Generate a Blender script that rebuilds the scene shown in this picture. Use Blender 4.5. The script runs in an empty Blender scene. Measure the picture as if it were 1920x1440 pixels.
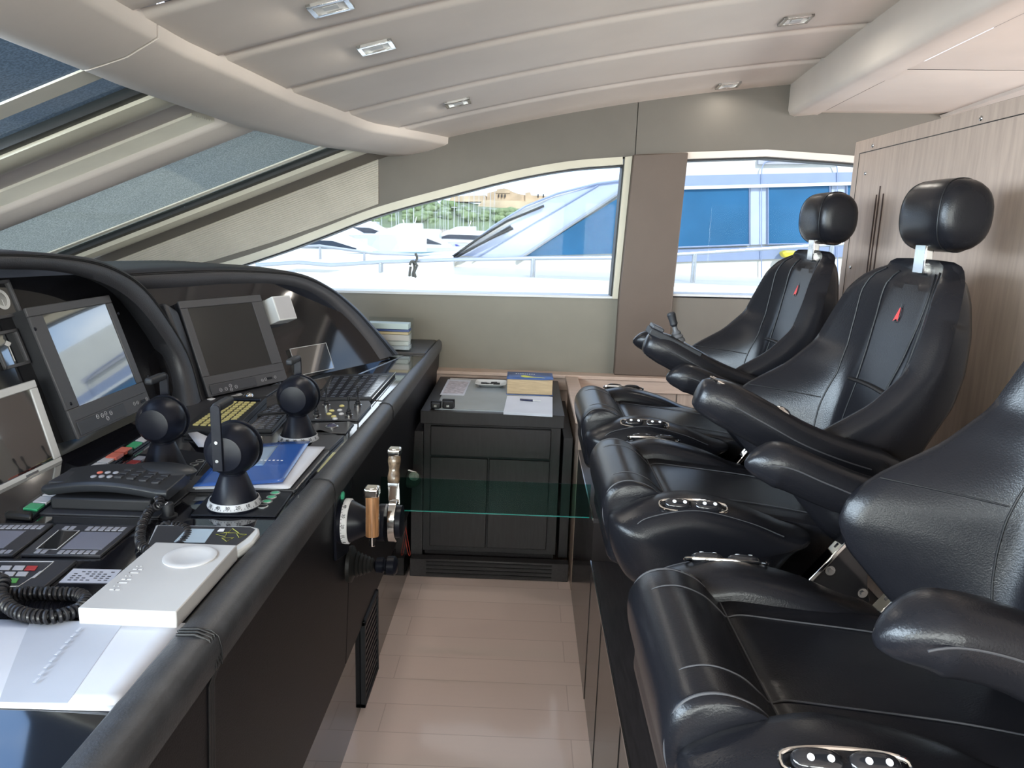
import bpy, math, random
import numpy as np
from mathutils import Vector, Matrix
random.seed(7)
PI = math.pi
SC = bpy.context.scene
COL = SC.collection
# ------------------------------------------------------------------ camera
FOC = 1420.0; EYE = np.array([0.0, 0.0, 1.55])
_pitch = 0.205395; _yaw = 0.013927; _roll = math.radians(1.9)
FW = np.array([-math.sin(_yaw)*math.cos(_pitch), math.cos(_yaw)*math.cos(_pitch), -math.sin(_pitch)])
_r0 = np.array([math.cos(_yaw), math.sin(_yaw), 0.0]); _u0 = np.cross(_r0, FW)
RT = _r0*math.cos(_roll)+_u0*math.sin(_roll); UP = _u0*math.cos(_roll)-_r0*math.sin(_roll)
cam = bpy.data.cameras.new('camera'); camo = bpy.data.objects.new('camera', cam); COL.objects.link(camo)
cam.sensor_fit = 'HORIZONTAL'; cam.sensor_width = 36.0; cam.lens = 36.0*FOC/1920.0
cam.clip_start = 0.02; cam.clip_end = 20000
m = Matrix.Identity(4)
for i in range(3):
    m[i][0] = RT[i]; m[i][1] = UP[i]; m[i][2] = -FW[i]; m[i][3] = EYE[i]
camo.matrix_world = m
SC.camera = camo
SC.view_settings.view_transform = 'Standard'; SC.view_settings.look = 'None'
SC.view_settings.gamma = 1.0; SC.view_settings.use_curve_mapping = False
SC.view_settings.exposure = 0.35
# ------------------------------------------------------------------ sky and sun
W = bpy.data.worlds.new('world'); SC.world = W; W.use_nodes = True
nt = W.node_tree; nt.nodes.clear()
def N(t, **k):
    n = nt.nodes.new(t)
    for a, b in k.items(): setattr(n, a, b)
    return n
out = N('ShaderNodeOutputWorld'); bg = N('ShaderNodeBackground'); tc = N('ShaderNodeTexCoord')
sep = N('ShaderNodeSeparateXYZ'); nt.links.new(tc.outputs['Generated'], sep.inputs[0])
rmp = N('ShaderNodeValToRGB'); nt.links.new(sep.outputs['Z'], rmp.inputs[0])
e = rmp.color_ramp.elements
e[0].position = 0.0; e[0].color = (0.62, 0.78, 1.0, 1); e[1].position = 0.75; e[1].color = (0.20, 0.42, 0.95, 1)
mp = N('ShaderNodeMapping'); mp.inputs['Scale'].default_value = (1.0, 1.0, 2.2)
nt.links.new(tc.outputs['Generated'], mp.inputs[0])
nz = N('ShaderNodeTexNoise'); nz.inputs['Scale'].default_value = 2.1; nz.inputs['Detail'].default_value = 7
nz.inputs['Roughness'].default_value = 0.55
nt.links.new(mp.outputs[0], nz.inputs['Vector'])
cr = N('ShaderNodeValToRGB'); nt.links.new(nz.outputs['Fac'], cr.inputs[0])
cr.color_ramp.elements[0].position = 0.44; cr.color_ramp.elements[1].position = 0.64
mx = N('ShaderNodeMixRGB'); nt.links.new(cr.outputs[0], mx.inputs['Fac']); nt.links.new(rmp.outputs[0], mx.inputs['Color1'])
mx.inputs['Color2'].default_value = (1.25, 1.25, 1.28, 1)
nt.links.new(mx.outputs[0], bg.inputs['Color']); bg.inputs['Strength'].default_value = 2.25
nt.links.new(bg.outputs[0], out.inputs[0])
SUN = bpy.data.lights.new('sun', 'SUN'); SUN.energy = 4.0; SUN.angle = 0.009; SUN.color = (1.0, 0.95, 0.86)
so = bpy.data.objects.new('sun', SUN); COL.objects.link(so)
so.rotation_euler = Vector((0.28, -0.75, 0.62)).to_track_quat('Z', 'Y').to_euler()
def fill_lamp(name, loc, to, sx, sy, power, col):  # added area lamp outside an opening, lifts the interior
    L = bpy.data.lights.new(name, 'AREA'); L.shape = 'RECTANGLE'; L.size = sx; L.size_y = sy; L.energy = power; L.color = col
    o = bpy.data.objects.new(name, L); COL.objects.link(o); o.location = loc
    o.rotation_euler = (Vector(to)-Vector(loc)).to_track_quat('-Z', 'Y').to_euler(); return o
fill_lamp('added_fill_port', (-.6,-2.8,1.5), (-.4,1.0,1.7), 6.5, .8, 370, (1.0,.96,.90))  # extra lamp beyond the port side, brightens ceiling and floor
fill_lamp('added_fill_aft', (4.9,.8,1.4), (0,.8,2.2), 5.5, 1.1, 170, (1.0,.94,.86))  # extra lamp aft, aimed upward to brighten the ceiling
fill_lamp('added_fill_windscreen', (-3.2,-.4,2.02), (0,0,1.25), 3.6, 1.3, 540, (.78,.87,1.0))  # extra bluish lamp ahead of the windscreen, brightens desk and seats
SC.cycles.max_bounces = 10; SC.cycles.diffuse_bounces = 6; SC.cycles.glossy_bounces = 5
SC.cycles.transparent_max_bounces = 12; SC.cycles.transmission_bounces = 8
SC.cycles.use_denoising = True; SC.cycles.sample_clamp_indirect = 8.0
SC.cycles.caustics_reflective = False; SC.cycles.caustics_refractive = False

# ------------------------------------------------------------------ pixel helpers
def ray(x, y): return FW+RT*((x-960)/FOC)+UP*((720-y)/FOC)
def at(x, y, ax, v):
    d = ray(x, y); t = (v-EYE[ax])/d[ax]; return EYE+d*t
def atp(x, y, o, n):
    d = ray(x, y); o = np.array(o, float); n = np.array(n, float)
    return EYE+d*(((o-EYE)@n)/(d@n))
def D(x, y, z=0.93): return at(x, y, 2, z)

# ------------------------------------------------------------------ mesh builder
class Fr:
    """local frame: origin, x axis, y axis (z = x cross y)"""
    def __init__(s, o, x=(1,0,0), y=(0,1,0)):
        s.o = np.array(o, float); s.x = np.array(x, float); s.x = s.x/np.linalg.norm(s.x)
        y = np.array(y, float); y = y-s.x*(y@s.x); s.y = y/np.linalg.norm(y); s.z = np.cross(s.x, s.y)
    def __call__(s, p): return s.o+s.x*p[0]+s.y*p[1]+s.z*p[2]
    def uv(s, px, py, off=0.0):
        p = atp(px, py, s.o+s.z*off, s.z)-s.o; return (float(p@s.x), float(p@s.y))
ID = Fr((0,0,0))
def crv(pts, n=8, closed=False):
    """Catmull-Rom through points"""
    P = [np.array(p, float) for p in pts]; out = []
    m_ = len(P); rng = range(m_ if closed else m_-1)
    for i in rng:
        if closed: a, b, c, d = P[i-1], P[i], P[(i+1) % m_], P[(i+2) % m_]
        else:
            b, c = P[i], P[i+1]; a = P[i-1] if i else 2*b-c; d = P[i+2] if i+2 < m_ else 2*c-b
        for k in range(n):
            t = k/n
            out.append(0.5*((2*b)+(-a+c)*t+(2*a-5*b+4*c-d)*t*t+(-a+3*b-3*c+d)*t**3))
    if not closed: out.append(P[-1])
    return out
class MB:
    def __init__(s): s.v = []; s.f = []
    def add(s, V, F, fr=ID):
        o = len(s.v); s.v += [tuple(fr(p)) for p in V]; s.f += [tuple(i+o for i in f) for f in F]; return s
    def box(s, a, b, fr=ID):
        x0, y0, z0 = a; x1, y1, z1 = b
        V = [(x0,y0,z0),(x1,y0,z0),(x1,y1,z0),(x0,y1,z0),(x0,y0,z1),(x1,y0,z1),(x1,y1,z1),(x0,y1,z1)]
        return s.add(V, [(0,3,2,1),(4,5,6,7),(0,1,5,4),(1,2,6,5),(2,3,7,6),(3,0,4,7)], fr)
    def prism(s, poly, z0, z1, fr=ID):
        n = len(poly); V = [(p[0],p[1],z0) for p in poly]+[(p[0],p[1],z1) for p in poly]
        F = [tuple(range(n))[::-1], tuple(range(n, 2*n))]+[(i,(i+1)%n,(i+1)%n+n,i+n) for i in range(n)]
        return s.add(V, F, fr)
    def rings(s, R, cap=True, closed=False):
        n = len(R[0]); V = [tuple(p) for r in R for p in r]; F = []
        m_ = len(R)
        for i in range(m_ if closed else m_-1):
            a = i*n; b = ((i+1) % m_)*n
            for j in range(n): F.append((a+j, a+(j+1)%n, b+(j+1)%n, b+j))
        if cap and not closed: F += [tuple(range(n))[::-1], tuple(range((m_-1)*n, m_*n))]
        return s.add(V, F)
    def grid(s, R):
        n = len(R[0]); V = [tuple(p) for r in R for p in r]
        F = [(i*n+j, i*n+j+1, (i+1)*n+j+1, (i+1)*n+j) for i in range(len(R)-1) for j in range(n-1)]
        return s.add(V, F)
    def cyl(s, p0, p1, r0, r1=None, n=24):
        r1 = r0 if r1 is None else r1; p0 = np.array(p0, float); p1 = np.array(p1, float)
        z = p1-p0; z /= np.linalg.norm(z); a = np.array([1,0,0]) if abs(z[0]) < .9 else np.array([0,1,0])
        x = np.cross(a, z); x /= np.linalg.norm(x); y = np.cross(z, x)
        c = [(math.cos(2*PI*k/n), math.sin(2*PI*k/n)) for k in range(n)]
        return s.rings([[p0+(x*a_+y*b_)*r0 for a_, b_ in c], [p1+(x*a_+y*b_)*r1 for a_, b_ in c]])
    def tube(s, pts, r, n=8, closed=False, rr=None, flat=1.0):
        P = [np.array(p, float) for p in pts]; m_ = len(P); R = []; px = None
        for i in range(m_):
            if closed: t = P[(i+1) % m_]-P[i-1]
            else: t = P[min(i+1, m_-1)]-P[max(i-1, 0)]
            t = t/(np.linalg.norm(t)+1e-12)
            if px is None:
                a = np.array([0,0,1.0]) if abs(t[2]) < .9 else np.array([1.0,0,0]); px = np.cross(a, t)
            px = px-t*(px@t); px /= np.linalg.norm(px); py = np.cross(t, px)
            q = r if rr is None else rr[i]
            R.append([P[i]+px*math.cos(2*PI*k/n)*q+py*math.sin(2*PI*k/n)*q*flat for k in range(n)])
        return s.rings(R, cap=True, closed=closed)
    def lathe(s, prof, fr=ID, n=32):
        R = [[fr((r*math.cos(2*PI*k/n), r*math.sin(2*PI*k/n), z)) for k in range(n)] for r, z in prof]
        return s.rings(R)
    def ell(s, c, r, fr=ID, nu=20, nv=12, pw=1.0):
        def sg(a): return math.copysign(abs(a)**pw, a)
        R = []
        for i in range(1, nv):
            a = PI*i/nv-PI/2
            R.append([fr((c[0]+r[0]*sg(math.cos(a))*sg(math.cos(2*PI*k/nu)), c[1]+r[1]*sg(math.cos(a))*sg(math.sin(2*PI*k/nu)), c[2]+r[2]*sg(math.sin(a)))) for k in range(nu)])
        return s.rings(R)
    def coil(s, path, R, r, turns, n=6, per=14):
        P = [np.array(p, float) for p in path]
        L = [0]
        for i in range(1, len(P)): L.append(L[-1]+np.linalg.norm(P[i]-P[i-1]))
        L = np.array(L); T = turns*per; pts = []; PA = np.array(P)
        for k in range(T+1):
            q = L[-1]*k/T; c = np.array([np.interp(q, L, PA[:, j]) for j in range(3)])
            c2 = np.array([np.interp(min(q+.004, L[-1]), L, PA[:, j]) for j in range(3)])
            c1 = np.array([np.interp(max(q-.004, 0), L, PA[:, j]) for j in range(3)])
            t = c2-c1; t /= np.linalg.norm(t)+1e-9
            x = np.cross((0,0,1), t); x /= np.linalg.norm(x)+1e-9; y = np.cross(t, x)
            a = 2*PI*k/per; pts.append(c+x*math.cos(a)*R+y*math.sin(a)*R)
        return s.tube(pts, r, n)
    def text(s, txt, size, fr, depth=0.0005, align='CENTER'):
        cu = bpy.data.curves.new('t', 'FONT'); cu.body = txt; cu.size = size; cu.align_x = align; cu.align_y = 'CENTER'
        cu.extrude = depth/2; cu.resolution_u = 2
        ob = bpy.data.objects.new('t', cu); COL.objects.link(ob)
        dg = bpy.context.evaluated_depsgraph_get(); me = bpy.data.meshes.new_from_object(ob.evaluated_get(dg))
        s.add([(v.co[0], v.co[1], v.co[2]+depth/2) for v in me.vertices], [tuple(p.vertices) for p in me.polygons], fr)
        bpy.data.objects.remove(ob); bpy.data.curves.remove(cu); bpy.data.meshes.remove(me)
        return s
OFF = {}
def obj(name, mb, mat, parent=None, smooth=35, bevel=0, sub=0, solid=0, kind=None, bseg=2, label=None):
    me = bpy.data.meshes.new(name)
    off = OFF.get(parent.name, (0,0,0)) if parent else (0,0,0)
    me.from_pydata([(v[0]-off[0], v[1]-off[1], v[2]-off[2]) for v in mb.v], [], mb.f); me.validate(); me.update()
    import bmesh
    b = bmesh.new(); b.from_mesh(me); bmesh.ops.recalc_face_normals(b, faces=b.faces); b.to_mesh(me); b.free()
    me.materials.append(mat)
    if smooth:
        me.polygons.foreach_set('use_smooth', [True]*len(me.polygons)); me.set_sharp_from_angle(angle=math.radians(smooth))
    o = bpy.data.objects.new(name, me); COL.objects.link(o)
    if parent: o.parent = parent; OFF[o.name] = off
    if solid: md = o.modifiers.new('s', 'SOLIDIFY'); md.thickness = solid; md.offset = 0
    if bevel:
        md = o.modifiers.new('b', 'BEVEL'); md.width = bevel; md.segments = bseg; md.limit_method = 'ANGLE'; md.angle_limit = math.radians(35)
        md.harden_normals = False
    if sub: md = o.modifiers.new('u', 'SUBSURF'); md.levels = sub; md.render_levels = sub
    if kind: o['kind'] = kind
    if label: o['label'] = label
    return o
def tag(o, label, cat, group=None, kind=None):
    o['label'] = label; o['category'] = cat
    if group: o['group'] = group
    if kind: o['kind'] = kind
    return o
def thing(name, label, cat, loc=(0,0,0), group=None):
    o = bpy.data.objects.new(name, None); COL.objects.link(o); o.location = tuple(float(c) for c in loc)
    o.empty_display_size = .05; OFF[o.name] = tuple(float(c) for c in loc)
    return tag(o, label, cat, group)
def struct(name, mb, mat, **k): return obj(name, mb, mat, kind='structure', **k)
def dup(root, loc, label=None, group=None):
    r = root.copy(); COL.objects.link(r); r.location = loc
    if label: r['label'] = label
    if group: r['group'] = group
    for ch in list(root.children):
        c = ch.copy(); COL.objects.link(c); c.parent = r
        for g in list(ch.children):
            d = g.copy(); COL.objects.link(d); d.parent = c
    return r
# ------------------------------------------------------------------ materials
def mat(name, col, rough=.5, metal=0, bump=0, bscale=200, var=0, vscale=8, coat=0, stretch=None, spec=.5, trans=0, alpha=1, ior=1.45, emit=0, col2=None, sheen=0):
    M = bpy.data.materials.new(name); M.use_nodes = True; t = M.node_tree; p = t.nodes['Principled BSDF']
    p.inputs['Base Color'].default_value = (*col, 1); p.inputs['Roughness'].default_value = rough
    p.inputs['Metallic'].default_value = metal; p.inputs['Specular IOR Level'].default_value = spec
    p.inputs['Coat Weight'].default_value = coat; p.inputs['Coat Roughness'].default_value = .08
    p.inputs['Transmission Weight'].default_value = trans; p.inputs['Alpha'].default_value = alpha; p.inputs['IOR'].default_value = ior
    if sheen: p.inputs['Sheen Weight'].default_value = sheen
    if emit: p.inputs['Emission Color'].default_value = (*col, 1); p.inputs['Emission Strength'].default_value = emit
    tc = t.nodes.new('ShaderNodeTexCoord'); mp = t.nodes.new('ShaderNodeMapping'); t.links.new(tc.outputs['Object'], mp.inputs[0])
    if stretch: mp.inputs['Scale'].default_value = stretch
    n = t.nodes.new('ShaderNodeTexNoise'); n.inputs['Scale'].default_value = vscale; n.inputs['Detail'].default_value = 5
    t.links.new(mp.outputs[0], n.inputs['Vector'])
    r = t.nodes.new('ShaderNodeValToRGB'); t.links.new(n.outputs['Fac'], r.inputs[0])
    v = max(var, .03)
    c2 = col2 or tuple(min(1, c*(1+v)) for c in col)
    r.color_ramp.elements[0].position = .35; r.color_ramp.elements[1].position = .68
    r.color_ramp.elements[0].color = (*[c*(1-v) if not col2 else c for c in col], 1); r.color_ramp.elements[1].color = (*c2, 1)
    t.links.new(r.outputs[0], p.inputs['Base Color'])
    if bump:
        n2 = t.nodes.new('ShaderNodeTexNoise'); n2.inputs['Scale'].default_value = bscale; n2.inputs['Detail'].default_value = 3
        t.links.new(mp.outputs[0] if stretch else tc.outputs['Object'], n2.inputs['Vector'])
        b = t.nodes.new('ShaderNodeBump'); b.inputs['Strength'].default_value = bump; b.inputs['Distance'].default_value = .002
        t.links.new(n2.outputs['Fac'], b.inputs['Height']); t.links.new(b.outputs[0], p.inputs['Normal'])
    return M
def ribbed(name, col, axis_vec, freq, rough=.8):
    M = mat(name, col, rough, var=.05); t = M.node_tree; p = t.nodes['Principled BSDF']
    tc = t.nodes.new('ShaderNodeTexCoord'); dp = t.nodes.new('ShaderNodeVectorMath'); dp.operation = 'DOT_PRODUCT'
    t.links.new(tc.outputs['Object'], dp.inputs[0]); dp.inputs[1].default_value = axis_vec
    mu = t.nodes.new('ShaderNodeMath'); mu.operation = 'MULTIPLY'; mu.inputs[1].default_value = freq*2*PI; t.links.new(dp.outputs['Value'], mu.inputs[0])
    si = t.nodes.new('ShaderNodeMath'); si.operation = 'SINE'; t.links.new(mu.outputs[0], si.inputs[0])
    b = t.nodes.new('ShaderNodeBump'); b.inputs['Strength'].default_value = .6; b.inputs['Distance'].default_value = .003
    t.links.new(si.outputs[0], b.inputs['Height']); t.links.new(b.outputs[0], p.inputs['Normal'])
    return M
M_leather = mat('black_leather', (.008,.008,.010), .27, bump=.18, bscale=350, spec=.30)
M_seam = mat('black_piping', (.006,.006,.007), .5)
M_stitch = mat('grey_stitching', (.045,.045,.05), .6)
M_head = mat('ceiling_leather', (.66,.60,.545), .55, bump=.12, bscale=90, var=.04, vscale=3)
M_headd = mat('ceiling_gap', (.20,.18,.16), .8)
M_wallup = mat('taupe_wall_leather', (.125,.112,.096), .6, var=.03, bump=.1, bscale=200)
M_wall = mat('olive_beige_wall', (.18,.168,.137), .55, var=.03, bump=.08, bscale=150)
M_frame = mat('champagne_trim', (.50,.47,.38), .4)
M_rubber = mat('black_rubber', (.01,.01,.01), .5)
M_pillar = mat('pillar_leather', (.095,.070,.056), .5, var=.03, bump=.1, bscale=160)
M_oak = mat('pale_oak_veneer', (.37,.285,.235), .42, var=.10, vscale=5, stretch=(14,14,1.2), bump=.1, bscale=40)
M_oakh = mat('pale_oak_trim', (.46,.35,.29), .42, var=.08, vscale=5, stretch=(2,14,14))
M_wenge = mat('dark_wenge', (.028,.025,.027), .35, var=.25, vscale=12, stretch=(12,1,12), bump=.15, bscale=60)
M_gloss = mat('black_gloss_lacquer', (.008,.008,.010), .05, spec=.55, coat=.2, ior=1.5)
M_face = mat('console_black_leather', (.006,.006,.008), .45, bump=.2, bscale=300, spec=.25)
M_roll = mat('charcoal_roll_leather', (.042,.043,.047), .42, bump=.3, bscale=260, var=.15, vscale=30)
M_hood = mat('charcoal_hood_leather', (.027,.028,.033), .42, bump=.3, bscale=320, var=.1)
M_black = mat('satin_black_metal', (.006,.007,.012), .34, spec=.24)
M_matte = mat('matte_black_plastic', (.012,.013,.016), .55)
M_panel = mat('dark_grey_panel', (.035,.036,.042), .42)
M_bezel = mat('graphite_bezel', (.055,.055,.06), .45)
M_screen = mat('dark_screen_glass', (.008,.009,.011), .03, spec=.8, coat=1.0, ior=2.2)
M_silver = mat('silver_bezel', (.55,.56,.56), .35)
M_white = mat('white_print', (.75,.76,.78), .5)
M_chrome = mat('chrome', (.75,.74,.72), .08, metal=1)
M_steel = mat('brushed_steel', (.5,.5,.5), .25, metal=1)
M_lcd = mat('unlit_lcd', (.022,.022,.022), .22, spec=.35)
M_paper = mat('paper_white', (.56,.585,.65), .6)
# ------------------------------------------------------------------ ceiling
_gc = (-0.04045858, 0.21342252, 2.07691211)
def gz(x):
    x = min(x, 2.6); return _gc[0]*x*x+_gc[1]*x+_gc[2]
def CZ(x, y): return gz(x)+.18*(1-((y-.3)/3.8)**2 if y > .3 else 1-((y-.3)/3.2)**2)
def XR(y): return float(np.interp(y, [-3,0,1.77,2.08,2.78,3.43,4.1,4.3], [-.9,-.91,-.91,-.90,-.82,-.69,-.40,-.3]))   # rear edge of header
def XH(y): return float(np.interp(y, [-3,0,1.7,2.12,2.79,3.42,3.97,4.2], [-1.1,-1.15,-1.12,-1.11,-1.05,-.92,-.74,-.6])) # front edge of header
SEAMS = [-2.6,-1.7,-.9,-.46,0,.46,.93,1.39,1.86,2.27,2.72,3.19,3.65,4.12]
c = MB()
for a, b in zip(SEAMS[:-1], SEAMS[1:]):
    R = []
    for k in range(17):
        y = a+(b-a)*k/16; e = .012 if k in (0, 16) else (0.0)
        y2 = y+(.004 if k == 0 else -.004 if k == 16 else 0)
        x0 = XR(y)-.02; R.append([(x0+(1.32-x0)*i/24, y2, CZ(x0+(1.32-x0)*i/24, y)+e) for i in range(25)])
    c.grid(R)
struct('ceiling', c, M_head)
c = MB(); c.grid([[(x, y, CZ(x, y)+.02) for x in np.linspace(-.86, 1.4, 14)] for y in np.linspace(-2.6, 4.2, 18)])
struct('ceiling_backing', c, M_headd)
# padded header above the windscreen, two lengths with a seam between them
def header(y0, y1, n):
    b = MB(); R = []
    for y in np.linspace(y0, y1, n):
        xr, xf = XR(y), XH(y); zr = CZ(xr, y)-.036; zf = CZ(xf, y)-.045
        if y > 3.3:
            q = (y-3.3)/.8; zf += .02*q
        pts = [(xr, zr+.085), (xr-.004, zr+.006), (xr-.02, zr-.004), ((xr*.6+xf*.4), zr*.6+zf*.4-.012), ((xr*.3+xf*.7), zr*.3+zf*.7-.012), (xf+.02, zf-.004), (xf, zf+.012), (xf+.01, zf+.10)]
        R.append([(p[0], y, p[1]) for p in pts])
    b.rings(R); return b
struct('trim_1', header(-2.6, 1.935, 30), M_head, smooth=60)
struct('trim_2', header(1.945, 4.14, 30), M_head, smooth=60)
# ceiling beam and the lowered panels behind it
c = MB(); R = []
for y in np.linspace(-2.6, 4.1, 24):
    dz = CZ(1.3, y)-CZ(1.3, 4.1); zb = 2.135+dz*.55
    R.append([(1.29, y, CZ(1.29, y)+.05), (1.29, y, zb+.03), (1.30, y, zb+.008), (1.325, y, zb), (1.42, y, zb+.012), (1.44, y, zb+.012), (1.44, y, zb+.3)])
c.rings(R); struct('ceiling_beam', c, M_head, smooth=50)
c = MB()
for a, b in ((-2.6,1.0),(1.0,2.1),(2.1,3.2),(3.2,4.1)):
    R = []
    for k in range(7):
        y = a+(b-a)*k/6; e = .012 if k in (0,6) else 0; y2 = y+(.004 if k == 0 else -.004 if k == 6 else 0)
        dz = (CZ(1.3, y)-CZ(1.3, 4.1))*.55
        R.append([(x, y2, 2.150+dz+e+(x-1.45)*.02) for x in np.linspace(1.448, 2.05, 5)])
    c.grid(R)
struct('ceiling_aft', c, M_head)
c = MB(); R = []
for y in np.linspace(-2.6, 4.1, 16):
    dz = (CZ(1.3, y)-CZ(1.3, 4.1))*.55
    R.append([(2.05, y, 2.162+dz), (2.06, y, 2.150+dz), (2.3, y, 2.12+dz), (3.9, y, 2.10+dz)])
c.grid(R); struct('ceiling_aft_border', c, M_head)
# recessed ceiling lights
lampglass = mat('frosted_lamp_glass', (.85,.84,.8), .3)
def ceil_light(x, y, label):
    z = CZ(x, y); s = (CZ(x+.01, y)-CZ(x-.01, y))/.02; sy = (CZ(x, y+.01)-CZ(x, y-.01))/.02
    f = Fr((x, y, z-.001), (1, 0, s), (0, 1, sy))
    t = thing('ceiling_light', label, 'light', (x, y, z), 'square recessed lights in the leather ceiling')
    w, h = .055, .042
    b = MB()
    for a_, b_ in (((-w,-h,-.008),(w,-h+.012,.004)),((-w,h-.012,-.008),(w,h,.004)),((-w,-h,-.008),(-w+.014,h,.004)),((w-.014,-h,-.008),(w,h,.004))): b.box(a_, b_, f)
    obj('light_frame', b, M_chrome, t, bevel=.001)
    b = MB().box((-w+.012,-h+.010,-.003),(w-.012,h-.010,.003), f); obj('lens', b, lampglass, t)
    b = MB().box((-.02,-.013,-.006),(.02,.013,-.001), f); obj('lamp_insert', b, M_silver, t)
    L = bpy.data.lights.new('downlight', 'AREA'); L.shape = 'RECTANGLE'; L.size = .08; L.size_y = .05; L.energy = 1.7 if y < 3.6 else .5; L.color = (1.0,.93,.82); lo_ = bpy.data.objects.new('downlight', L); COL.objects.link(lo_); lo_.parent = t; lo_.location = (0,0,-.02)
for x, y, l in ((-.53,2.10,'chrome ceiling light cut by the top edge of the picture'),(-.49,2.50,'chrome square ceiling light second from the windscreen header seam'),(-.32,3.42,'small chrome ceiling light nearest the side window'),
                (.96,3.03,'chrome ceiling light on the right near the ceiling beam'),(.95,3.93,'dull ceiling light above the window pillar close to the side wall')): ceil_light(x, y, l)
# ------------------------------------------------------------------ windscreen
def WZ(x, y): return 1.92+.40*(x-XH(y))
def wstrip(name, y0, y1, off, th, mtl, x0=-2.95, xe=.06, n=10, curve=0, ribs=0, **k):
    b = MB(); R = []
    for x_ in np.linspace(0, 1, 20):
        r = []
        for j in range(n+1):
            y = y0+(y1-y0)*j/n; x = x0+(XH(y)+xe-x0)*x_; r.append((x, y, WZ(x, y)+off-curve*math.sin(PI*j/n)+(.007*(j % 2) if ribs else 0)))
        rr = [(p[0], p[1], p[2]+th) for p in r][::-1]; R.append(r+rr)
    b.rings(R); return struct(name, b, mtl, **k)
def cover(name, col, tr):
    M = bpy.data.materials.new(name); M.use_nodes = True; t = M.node_tree; t.nodes.clear()
    o = t.nodes.new('ShaderNodeOutputMaterial'); d = t.nodes.new('ShaderNodeBsdfDiffuse'); tl = t.nodes.new('ShaderNodeBsdfTranslucent')
    tp = t.nodes.new('ShaderNodeBsdfTransparent'); m1 = t.nodes.new('ShaderNodeMixShader'); m2 = t.nodes.new('ShaderNodeMixShader')
    n = t.nodes.new('ShaderNodeTexNoise'); n.inputs['Scale'].default_value = 160; n.inputs['Detail'].default_value = 2
    tc = t.nodes.new('ShaderNodeTexCoord'); t.links.new(tc.outputs['Object'], n.inputs['Vector'])
    r = t.nodes.new('ShaderNodeValToRGB'); t.links.new(n.outputs['Fac'], r.inputs[0])
    r.color_ramp.elements[0].position = .4; r.color_ramp.elements[1].position = .62
    r.color_ramp.elements[0].color = (*[c*.75 for c in col], 1); r.color_ramp.elements[1].color = (*[c*1.25 for c in col], 1)
    t.links.new(r.outputs[0], d.inputs[0]); t.links.new(r.outputs[0], tl.inputs[0])
    m1.inputs[0].default_value = .5; t.links.new(d.outputs[0], m1.inputs[1]); t.links.new(tl.outputs[0], m1.inputs[2])
    m2.inputs[0].default_value = tr; t.links.new(m1.outputs[0], m2.inputs[1]); t.links.new(tp.outputs[0], m2.inputs[2])
    t.links.new(m2.outputs[0], o.inputs[0]); return M
M_cover = cover('mesh_sunshade', (.032,.039,.045), .02)
M_cover2 = cover('pale_mesh_sunshade', (.20,.20,.165), .01)
def glassmat(name, tint, rough=0.0, fk=.18):
    M = bpy.data.materials.new(name); M.use_nodes = True; t = M.node_tree; t.nodes.clear()
    o = t.nodes.new('ShaderNodeOutputMaterial'); g = t.nodes.new('ShaderNodeBsdfGlossy'); g.inputs['Roughness'].default_value = rough
    tp = t.nodes.new('ShaderNodeBsdfTransparent'); tp.inputs[0].default_value = (*tint, 1)
    fz = t.nodes.new('ShaderNodeFresnel'); fz.inputs[0].default_value = 1.35; mm = t.nodes.new('ShaderNodeMixShader')
    ge = t.nodes.new('ShaderNodeNewGeometry'); sb = t.nodes.new('ShaderNodeMath'); sb.operation = 'SUBTRACT'; sb.inputs[0].default_value = 1; t.links.new(ge.outputs['Backfacing'], sb.inputs[1])
    ml = t.nodes.new('ShaderNodeMath'); ml.operation = 'MULTIPLY'; m0 = t.nodes.new('ShaderNodeMath'); m0.operation = 'MULTIPLY'; m0.inputs[1].default_value = fk; t.links.new(sb.outputs[0], m0.inputs[0]); t.links.new(m0.outputs[0], ml.inputs[0]); t.links.new(fz.outputs[0], ml.inputs[1])
    t.links.new(ml.outputs[0], mm.inputs[0]); t.links.new(tp.outputs[0], mm.inputs[1]); t.links.new(g.outputs[0], mm.inputs[2]); t.links.new(mm.outputs[0], o.inputs[0]); return M
M_glass = glassmat('window_glass', (.93,.97,.97)); M_glasst = glassmat('tinted_side_glass', (.82,.85,.85)); M_glassg = glassmat('green_glass', (.55,.80,.74))
M_ribs = ribbed('sunlit_ribbed_beige', (.50,.465,.40), (.37,0,-.93), 95)
M_ribs2 = mat('sunlit_ribbed_cream', (.80,.77,.66), .7)  # cream set brighter, standing in for sun on the ribbed strip
wstrip('window_1', -2.4, 2.31, .004, .006, M_glass); wstrip('window_2', 3.03, 3.73, .004, .006, M_glass)
wstrip('trim_16', 2.03, 2.12, -.004, .006, M_ribs2, n=2); wstrip('trim_17', 3.60, 3.635, -.004, .006, M_ribs2, n=2)
for nm, y0, y1, mt_, lb in (('sunshade', 1.6, 2.32, M_cover, 'dark blue mesh sunshade stretched over the forward windscreen pane'), ('sunshade', 3.0, 3.74, M_cover2, 'grey green mesh sunshade over the windscreen pane beside the side wall')):
    b = MB(); R = []
    for x_ in np.linspace(0, 1, 12): R.append([(-2.9+(XH(y)+.0+2.9)*x_, y, WZ(-2.9+(XH(y)+.0+2.9)*x_, y)+.022) for y in np.linspace(y0 if y0 > 2.5 else float(np.interp(-2.9+(XH(1.9)+2.9)*x_, [-2.9,-1.75,-1.42,-1.25,0], [2.28,2.24,1.97,1.6,1.6])), y1, 12)])
    b.grid(R); o = obj(nm, b, mt_); tag(o, lb, 'sunshade', 'mesh sunshades on the windscreen')
wstrip('trim_3', 2.305, 2.345, -.008, .04, M_rubber, n=3)
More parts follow.
